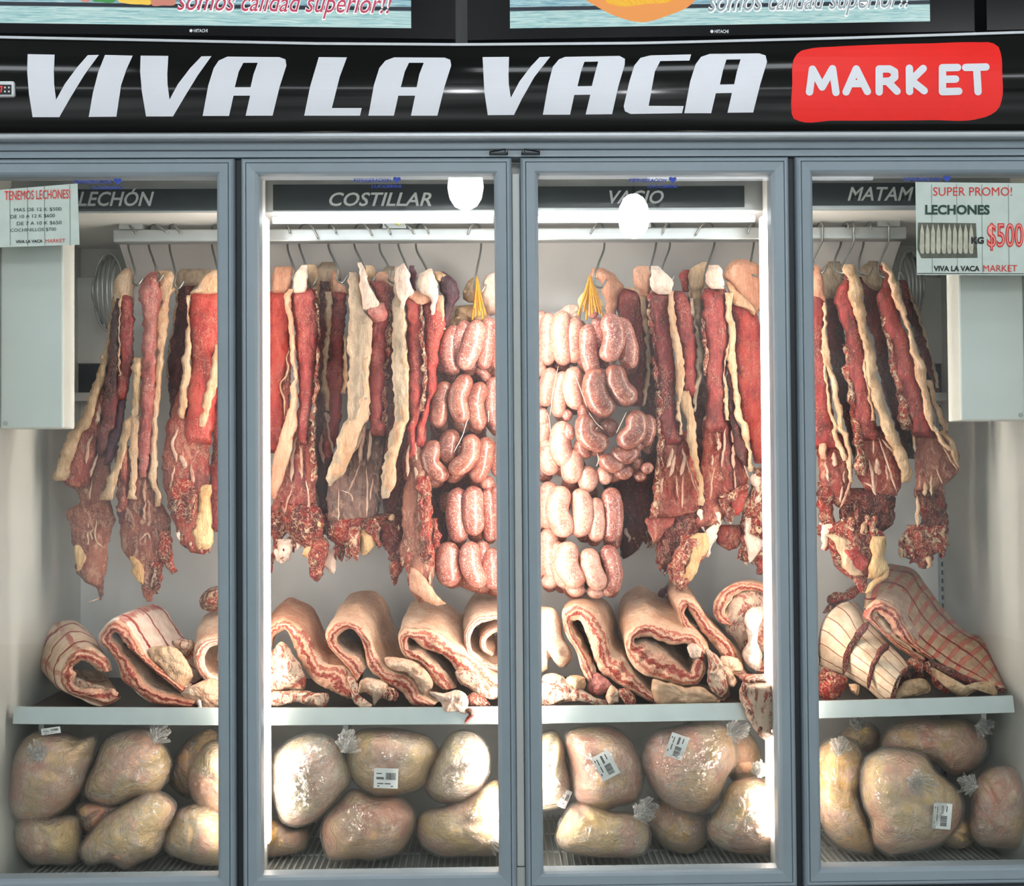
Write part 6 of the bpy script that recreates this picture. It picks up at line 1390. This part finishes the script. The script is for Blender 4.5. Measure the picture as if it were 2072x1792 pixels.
fold(t, [(440, 612, 520, 562), (370, 562, 455, 522), (345, 452, 425, 472), (315, 312, 392, 402), (350, 262, 420, 342), (442, 262, 440, 382), (542, 352, 482, 452), (642, 502, 542, 562), (802, 652, 652, 692), (962, 862, 762, 852), (1002, 1012, 862, 1032), (1135, 1092, 962, 1092)],
     .18, .22, (-75, -125), 1.3, ('layer', 'skin', 'skin_grey'), 'q', wav=2.0)
blob('lower_fold', 'layer', 'q: 760 870,960 900,990 1010,880 1050,920 1120,880 1180,820 1130', .17, .02, t)
blob('dark_end', 'purple', 'q: 100 210,170 140,290 110,340 140,230 190,140 250', .37, .02, t)
t = roll('round roll at the bright right edge of the third door, white folds inside', 'q', 1150, 1050, .2)
fold(t, [(860, 540, 900, 540), (770, 520, 850, 470), (700, 420, 800, 400), (715, 280, 830, 330), (800, 170, 890, 240), (930, 110, 980, 190), (1080, 95, 1090, 180), (1230, 150, 1220, 230), (1340, 260, 1270, 330), (1400, 440, 1300, 460), (1400, 700, 1300, 680), (1330, 900, 1250, 850), (1200, 1030, 1150, 960), (1050, 960, 1060, 880)],
     .19, .2, (30, -40), 1.02, ('layer_red', 'skin', 'skin_pale'), 'q')
blob('pink_fold', 'fold_fat', 'q: 800 420,860 280,980 190,1120 170,1260 250,1290 500,1240 760,1100 880,980 820,900 680,800 560', .215, .03, t, 60, 12, .007)
blob('white_fold', 'fat_white', 'q: 1020 420,1100 350,1200 345,1160 560,1145 700,1185 850,1150 1012,1050 960,990 850,1035 700', .17, .03, t, amp=.007)
t = roll('fatty trim hanging over the shelf edge at the right of the third door', 'q', 1150, 1150, .13, 'fatty_trim')
slab('trim', 'fold_fat', 'q: 1120 980 1300, 1200 950 1310, 1300 955 1320, 1400 1005 1320, 1500 1040 1310, 1600 1090 1300, 1680 1130 1280, 1745 1190 1250', .10, .028, t, 8)
slab('red_strip', 'trim_fat', 'q: 1040 900 1300, 1100 960 1310, 1180 1040 1310', .11, .02, t, 4)
frill(t, .085, 'q: 1000 1300,1080 1480,1150 1620,1220 1740', 8, 41, ('trim_fat', 'trim', 'fat'), (12, 26), 'ragged_shred')
t = roll('drum shaped rack with broad pale ribs at the left of the last door', 'r', 600, 1560, .18, 'rib_rack')
patch('rib_lining', 'rack_c', t, [[(60, 1180), (60, 900), (150, 660), (300, 545), (420, 545)], [(85, 1200), (110, 980), (230, 740), (380, 600), (490, 640)], [(290, 1290), (315, 1100), (430, 880), (550, 750)], [(420, 1360), (440, 1180), (540, 980), (650, 860)], [(545, 1440), (565, 1250), (640, 1090), (745, 965)], [(650, 1530), (670, 1370), (750, 1180), (860, 1080)], [(750, 1595), (775, 1490), (860, 1290), (960, 1200)]],
      [.30, .27, .23, .20, .18, .165, .155], [.33, .30, .27, .24, .22, .2, .18], .05, 'r')
cord('cut_rim', 'trim', 'r: 760 1590,775 1490,860 1290,955 1210', .142, [14, 16, 14, 8], t)
cord('cord_groove', 'trim_dark', 'r: 285 1290,320 1090,430 890,550 745', .190, [10, 12, 14, 16], t); cord('cord_groove', 'trim_dark', 'r: 545 1440,570 1260,640 1090,750 965', .146, [6, 10, 12, 16], t)
blob('inner_flap', 'fat_tan', 'r: 800 1570,850 1410,960 1340,1080 1325,1160 1360,1165 1450,1060 1490,900 1520', .165, .022, t)
blob('hollow_shade', 'trim_dark', 'r: 860 1420,960 1240,1060 1260,1160 1290,1100 1340,950 1340', .20, .02, t)  # dark lump stands in for the shade in the drum's hollow
blob('torn_flap', 'trim', 'r: 90 1210,200 1260,335 1345,310 1410,200 1545,60 1530', .19, .02, t)
blob('fat_scrap', 'fat', 'r: 345 1385,430 1390,430 1500,370 1460', .18, .016, t)
blob('red_strip', 'trim', 'r: 80 660,110 590,220 545,320 500,300 560,180 620', .36, .02, t); cord('red_strip', 'trim', 'r: 110 545,200 500,310 490,400 430,480 400', .34, [14, 22, 18, 20, 10], t)
t = roll('long rack of dark ribs sloping down to the right end of the shelf', 'r', 1500, 1520, .19, 'rib_rack')
patch('rib_lining', 'rack_d', t, [[(520, 600), (545, 420), (640, 300), (760, 150)], [(780, 580), (830, 430), (920, 310), (1010, 215)], [(900, 730), (980, 590), (1060, 450), (1130, 370)], [(1010, 930), (1110, 780), (1210, 660), (1290, 590)], [(1220, 1110), (1320, 980), (1430, 860), (1540, 840)], [(1400, 1240), (1500, 1120), (1620, 1020), (1750, 940)], [(1650, 1340), (1740, 1260), (1800, 1190), (1860, 1150)], [(1880, 1440), (1910, 1420), (1940, 1430), (1965, 1455)]],
      [.24, .22, .20, .19, .18, .17, .16, .15], [.42, .42, .41, .39, .36, .33, .29, .22], .03, 'r')
fold(t, [(1230, 1122, 1180, 1135), (1062, 982, 1000, 1012), (942, 792, 830, 882), (862, 642, 752, 742), (762, 552, 692, 682), (642, 522, 642, 652), (552, 582, 612, 672), (500, 692, 642, 732), (580, 762, 692, 802), (722, 902, 772, 882), (882, 1032, 922, 1002), (1092, 1182, 1112, 1132)],
     .185, .12, (150, -160), 1.0, ('layer_red', 'skin_grey', 'membrane'), 'r', wav=2.4)
blob('fat_flap', 'fat_tan', 'r: 1190 1225,1340 1290,1560 1400,1700 1352,1850 1402,1860 1500,1700 1452,1590 1472,1510 1532,1400 1462,1250 1345', .15, .02, t, amp=.006)
cord('cut_rim', 'trim_dark', 'r: 1200 1180,1400 1270,1620 1360,1780 1400,1950 1460', .150, [14, 16, 14, 14, 8], t)
blob('torn_bit', 'trim_fat', 'r: 940 1160,1010 1110,1090 1160,1112 1260,1060 1270,990 1220', .18, .018, t)
blob('torn_bit', 'trim', 'r: 1110 1180,1190 1150,1230 1300,1300 1400,1380 1470,1250 1440,1170 1300', .168, .018, t)

# ------------------------------------------------------------------ bagged chickens on the floor of the cabinet
BG = 'bagged chickens on the bottom of the fridge'
def chicken(label, poly, Y, th, skin='ch_a', knot=None, kdir=(0, -1), klen=34, lab=None, seed=0, white=False):
    p = pts_of(poly); c = p.mean(0)
    t = thing('bagged_chicken', label, 'chicken', P(c[0], c[1], Y), BG)
    rng = np.random.RandomState(seed+5)
    kp = None if knot is None else np.array([cx(poly[0], knot[0]), cy(poly[0], knot[1])])
    def shell(scale, th_, n, nr, wr, lump, nm, mat):
        q = spl(p, n, True); q = c+(q-c)*scale
        if wr: q = q + 1.4*fbm(np.c_[q*.05, np.full(n, seed)], seed)[:, None]
        rho = np.sin(np.linspace(0, math.pi/2, nr+1))[1:]
        V = []; S = []
        for side in (1, -1):
            V.append(c[None].copy()); S.append(np.array([side*1.0]))
            for r_ in rho[:-1]:
                V.append(c+(q-c)*r_); S.append(np.full(n, side*(1-r_**2.3)**(1/2.3)))
        V.append(q); S.append(np.zeros(n)); XY = np.vstack(V); S = np.concatenate(S)
        D = -S*th_*np.where(S < 0, .8, 1)
        R0 = np.linalg.norm(p-c, axis=1).mean()
        if lump:   # breast, thighs and the crease between them
            a0 = rng.uniform(0, 6.28)
            for k in range(3):
                a = a0+k*2.1+rng.uniform(-.3, .3); m = c+R0*.45*np.array([math.cos(a), math.sin(a)])
                D -= np.sign(S)*.012*np.exp(-((XY-m)**2).sum(1)/(2*(R0*.33)**2))
            u = np.array([math.cos(a0+1), math.sin(a0+1)]); s = (XY-c)@np.array([-u[1], u[0]])
            D += (S > 0)*.014*np.exp(-(s/(R0*.1))**2)*np.clip(.5+((XY-c)@u)/R0, 0, 1)
        if wr:
            if kp is not None:
                dd = XY-kp; r_ = np.linalg.norm(dd, axis=1)+1e-3; an = np.arctan2(dd[:, 1], dd[:, 0])
                rid = np.abs(np.sin(an*9+1.7*vnoise(np.c_[XY*.03, S], seed+1)))**.6
                D -= (S > .02)*.006*rid*np.exp(-r_/(R0*.75))*np.clip(r_/10, 0, 1)
            D -= (.0045*fbm(np.c_[XY*.045, S*2+seed], seed+3, 4)+.003)*np.sign(S+.01)*np.abs(S)**.5
        Vw = P(XY[:, 0], XY[:, 1], Y+D)
        Vw[:, 2] = np.maximum(Vw[:, 2], ZF+(.0115 if lump else .0095))
        if lump: Vw[:, 1] -= .004*fbm(Vw*30+seed, seed, 3)*S
        o2 = 1+(nr-1)*n; e = 2*o2; Fc = []
        for s_, o in ((0, 0), (1, o2)):
            ring = lambda i, j: (o+1+i*n+j % n) if i < nr-1 else (e+j % n)
            for j in range(n):
                f = [(o, ring(0, j), ring(0, j+1))]+[(ring(i, j), ring(i+1, j), ring(i+1, j+1), ring(i, j+1)) for i in range(nr-1)]
                Fc += [g_ if s_ == 0 else g_[::-1] for g_ in f]
        mesh_obj(nm, Vw, Fc, MT[mat], t)
    shell(.95, th*.80, 72, 18, False, True, 'chicken', skin)
    shell(1.0, th, 110, 26, True, False, 'plastic_bag', 'bag')
    if kp is not None:
        kd = np.array(kdir, float); kd /= np.linalg.norm(kd); nrm = np.array([-kd[1], kd[0]])
        Yk = Y-th*.82; mbk = MB()
        for fan, (tw_, sz) in enumerate(((0, 1.0), (.55, .75), (-.5, .6))):
            m = 40; V = []; k2 = np.array([kd[0]*math.cos(tw_)-kd[1]*math.sin(tw_), kd[0]*math.sin(tw_)+kd[1]*math.cos(tw_)]); n2 = np.array([-k2[1], k2[0]])
            for j, f in enumerate((0, .1, .25, .45, .7, 1.0)):
                for i in range(m):
                    u = i/(m-1)*2-1; w = (3+f*klen*.5*sz)*u
                    rag = 1-.25*abs(u)**2+.22*float(vnoise(np.array([u*4+seed, fan*3.1, f]), seed))
                    pp = kp+k2*klen*sz*f*rag+n2*w+1.5*np.array([math.sin(i*1.3+j), math.cos(i*.9+j)])*f
                    V.append(P(pp[0], pp[1], Yk-.010-.008*fan+.009*f*math.sin(i*1.5+fan)+.006*f*math.sin(i*.5+j)+.012*f))
            mbk.add(np.array(V), [(j*m+i, j*m+i+1, (j+1)*m+i+1, (j+1)*m+i) for j in range(5) for i in range(m-1)])
        mbk.build('bag_knot', MT['bag_white'], t)
        MB().tube([P(kp[0]-3, kp[1], Yk-.012), P(kp[0], kp[1]-1, Yk-.015), P(kp[0]+3, kp[1], Yk-.012)], .003, 8).build('bag_tie', MT['bag_white'], t, True)
    if lab is not None:
        lx, ly, lw, lh, la = lab; lx, ly = cx(poly[0], lx), cy(poly[0], ly); lw /= CR[poly[0]][2]; lh /= CR[poly[0]][2]; a = math.radians(la)
        r = np.linalg.norm(np.array([lx, ly])-c)/np.linalg.norm(p-c, axis=1).mean()
        Yl = Y-th*max(.25, (1-min(.97, r)**2.3)**(1/2.3))-.009
        def mp(u, v, lift=0.0):
            u = np.asarray(u, float); v = np.asarray(v, float)
            return P(lx+u*lw/2*math.cos(a)-v*lh/2*math.sin(a), ly+u*lw/2*math.sin(a)+v*lh/2*math.cos(a), np.full(u.shape, Yl-lift)+.004*u*u)
        g = np.linspace(-1, 1, 7); U, Vv = np.meshgrid(g, g); G = [(i*7+j, i*7+j+1, (i+1)*7+j+1, (i+1)*7+j) for i in range(6) for j in range(6)]
        lo = mesh_obj('price_label', mp(U.ravel(), Vv.ravel()), [f[::-1] for f in G], MT['label'], t)
        m = MB(); x = -.02
        r2 = np.random.RandomState(seed)
        while x < .78:
            w = r2.choice([.02, .035, .05]); m.add(mp([x, x+w, x+w, x], [-.55, -.55, .15, .15], .0007), [(0, 1, 2, 3)]); x += w+r2.choice([.025, .04])
        for yy, xa, xb in ((-.5, -.8, -.35), (-.1, -.8, -.2), (.02, -.8, -.15), (.5, -.7, -.2), (.5, -.1, .4), (.75, -.7, .6)):
            m.add(mp([xa, xb, xb, xa], [yy, yy, yy+.09, yy+.09], .0007), [(0, 1, 2, 3)])
        m.build('label_print', MT['ink'], lo)
    return t
CH = [
 ('upper row, far left, orange tint, twisted mouth in its middle', 's: 30 840,50 700,95 500,160 380,240 310,320 295,520 305,640 345,750 328,745 470,700 600,620 790,470 940,200 1010,110 1000,55 930', .175, .085, 'ch_b', (320, 530), (-.5, -1), 40, (395, 300, 150, 50, -8)),
 ('upper row, second from left, slanting, tied at upper right', 's: 640 800,660 680,720 540,820 350,960 288,1150 280,1280 400,1340 520,1310 680,1240 780,1050 830,880 885,720 850', .19, .08, 'ch_a', (1200, 385), (.5, -1), 40, None),
 ('thin one wedged behind under the right end of the first door', 's: 1330 560,1450 380,1640 275,1700 300,1660 440,1480 640,1470 830,1350 760,1300 690', .27, .05, 'ch_b', None, (0, -1), 30, None),
 ('upper row, cut off by the right edge of the first door', 's: 1450 640,1520 480,1640 370,1800 400,1850 700,1750 960,1600 960,1500 860', .2, .075, 'ch_a', None, (0, -1), 30, None),
 ('lower row, far left corner, with yellow fat patches', 's: 80 1050,110 1000,420 955,600 960,640 1120,600 1325,420 1345,240 1335,130 1235,88 1150', .2, .075, 'ch_a', None, (0, -1), 30, None),
 ('pinkish one squeezed between the two leftmost upper ones and the lower row', 's: 590 870,800 850,960 880,800 1020,670 1110,580 960', .235, .055, 'ch_b', None, (0, -1), 30, None),
 ('lower row, middle of the first door, yellow spot at its lower tip', 's: 630 1180,720 1060,900 900,1280 775,1370 850,1300 1100,1250 1240,1060 1340,980 1380,850 1330,660 1335,615 1250', .165, .08, 'ch_a', None, (0, -1), 30, None),
 ('lower row, right edge of the first door', 's: 1255 1180,1300 1050,1390 900,1500 860,1700 900,1800 1100,1750 1340,1600 1352,1400 1300,1280 1240', .185, .075, 'ch_a', None, (0, -1), 30, None),
 ('upper row, brightly lit at left of second door, knot at its right', 't: 250 660,280 430,400 330,560 280,700 310,790 480,830 640,740 760,600 910,450 980,330 950,265 800', .17, .085, 'ch_w', (765, 430), (.5, -1), 44, None),
 ('sliver of one half hidden by the left frame of the second door', 't: 60 800,120 480,230 390,275 500,255 620,240 860', .23, .06, 'ch_w', None, (0, -1), 30, None),
 ('upper row, middle of second door, squarish with barcode label', 't: 780 430,850 290,1000 258,1250 275,1420 340,1465 430,1410 560,1350 690,1200 742,960 742,830 640,790 560', .175, .085, 'ch_a', None, (0, -1), 30, (1075, 622, 175, 145, 2)),
 ('upper row, right of second door, narrow, upright, shining top', 't: 1370 620,1440 440,1560 278,1700 275,1830 420,1830 560,1740 740,1560 812,1430 790,1350 690', .18, .08, 'ch_w', None, (0, -1), 30, None),
 ('lower row, middle of the second door, pink folds on its left', 't: 608 940,720 800,850 690,960 740,1200 760,1290 850,1270 1050,1200 1150,1050 1205,850 1215,650 1205,605 1080', .18, .085, 'ch_b', None, (0, -1), 30, None),
 ('lower row, right of second door, creases fanning from its right side', 't: 1285 1000,1320 870,1500 820,1700 740,1880 620,2000 800,2000 1100,1880 1180,1650 1192,1450 1190,1325 1110', .185, .085, 'ch_a', (1830, 1075), (1, .2), 36, None),
 ('orange yellow one low behind at the left of the second door', 't: 100 900,240 900,400 985,515 1000,500 1120,300 1190,180 1205,80 1100', .26, .06, 'ch_y', None, (0, -1), 30, None),
 ('left edge of third door, pale, label turned almost edge on', 'v: 40 500,150 300,290 262,350 350,370 480,405 650,385 780,250 832,60 790', .19, .08, 'ch_w', None, (0, -1), 30, (355, 745, 60, 130, 24)),
 ('upper row, third door, second from left, tilted barcode label', 'v: 370 480,365 270,500 230,700 240,830 340,880 430,912 600,860 760,700 812,620 842,430 760,390 620', .175, .08, 'ch_b', None, (0, -1), 30, (640, 512, 185, 135, 62)),
 ('upper row, third door, largest, label near its top', 'v: 880 440,960 280,1100 238,1480 220,1565 460,1480 640,1430 760,1330 842,1150 830,1010 740,930 620', .17, .09, 'ch_b', (1500, 300), (1, -.6), 40, (1138, 380, 170, 130, 110)),
 ('orange tinted one behind at the upper right of the third door', 'v: 1490 560,1510 250,1650 290,1725 480,1650 610,1550 645', .26, .06, 'ch_y', None, (0, -1), 30, None),
 ('lower row, left of third door, white twisted mouth on top', 'v: 280 1000,330 880,400 780,700 830,900 870,962 1020,920 1130,700 1162,420 1130,310 1092', .165, .075, 'ch_a', (850, 870), (.9, -.6), 44, None),
 ('lower row, set back in the middle of the third door', 'v: 910 880,1000 740,1300 840,1370 900,1345 1060,1250 1130,1100 1112,980 1020', .25, .07, 'ch_y', None, (0, -1), 30, None),
 ('lower row, right of third door, tied mouth pointing up', 'v: 1340 950,1430 780,1500 640,1700 580,1850 640,1900 900,1850 1110,1650 1142,1480 1112,1370 1040', .175, .08, 'ch_a', (1715, 590), (.1, -1), 34, None),
 ('left edge of the last door, tall and yellowish', 'w: 200 700,260 450,400 378,520 400,640 520,650 700,620 900,700 1200,745 1440,560 1442,380 1360,270 1200', .20, .08, 'ch_y', (430, 560), (0, -1), 36, None),
 ('biggest one, centre of last door, white twist and upright label', 'w: 600 780,650 580,830 480,1050 500,1200 560,1300 700,1400 780,1532 930,1525 1150,1380 1335,1200 1412,1000 1452,850 1452,740 1372,690 1150,610 950', .155, .09, 'ch_a', (1040, 770), (.9, .35), 52, (1345, 1100, 230, 165, 95)),
 ('dim one behind at top right of the last door', 'w: 780 480,830 340,1000 240,1300 228,1600 250,1700 330,1762 480,1720 600,1600 720,1450 752,1300 650,1000 560', .26, .075, 'ch_b', (1650, 300), (1, .2), 34, None),
 ('dark filmy one behind at top left of the last door', 'w: 400 420,500 300,600 250,780 330,790 500,650 545', .31, .05, 'ch_a', (590, 330), (0, -1), 30, None),
 ('lower right of last door, bunched mouth on its left', 'w: 1590 1050,1640 770,1800 650,1950 640,2150 750,2200 1100,2100 1385,1850 1402,1650 1352,1590 1250', .19, .08, 'ch_b', (1650, 840), (-1, -.2), 40, None),
 ('small one between the biggest and the lower right corner one', 'w: 1510 1100,1600 1150,1640 1330,1450 1395,1360 1345', .235, .05, 'ch_a', None, (0, -1), 30, None)]
for i, (lb, poly, Y, th, sk, kn, kd, kl, la) in enumerate(CH):
    chicken('bagged chicken, '+lb, poly, Y, th, sk, kn, kd, kl, la, i*7+1)
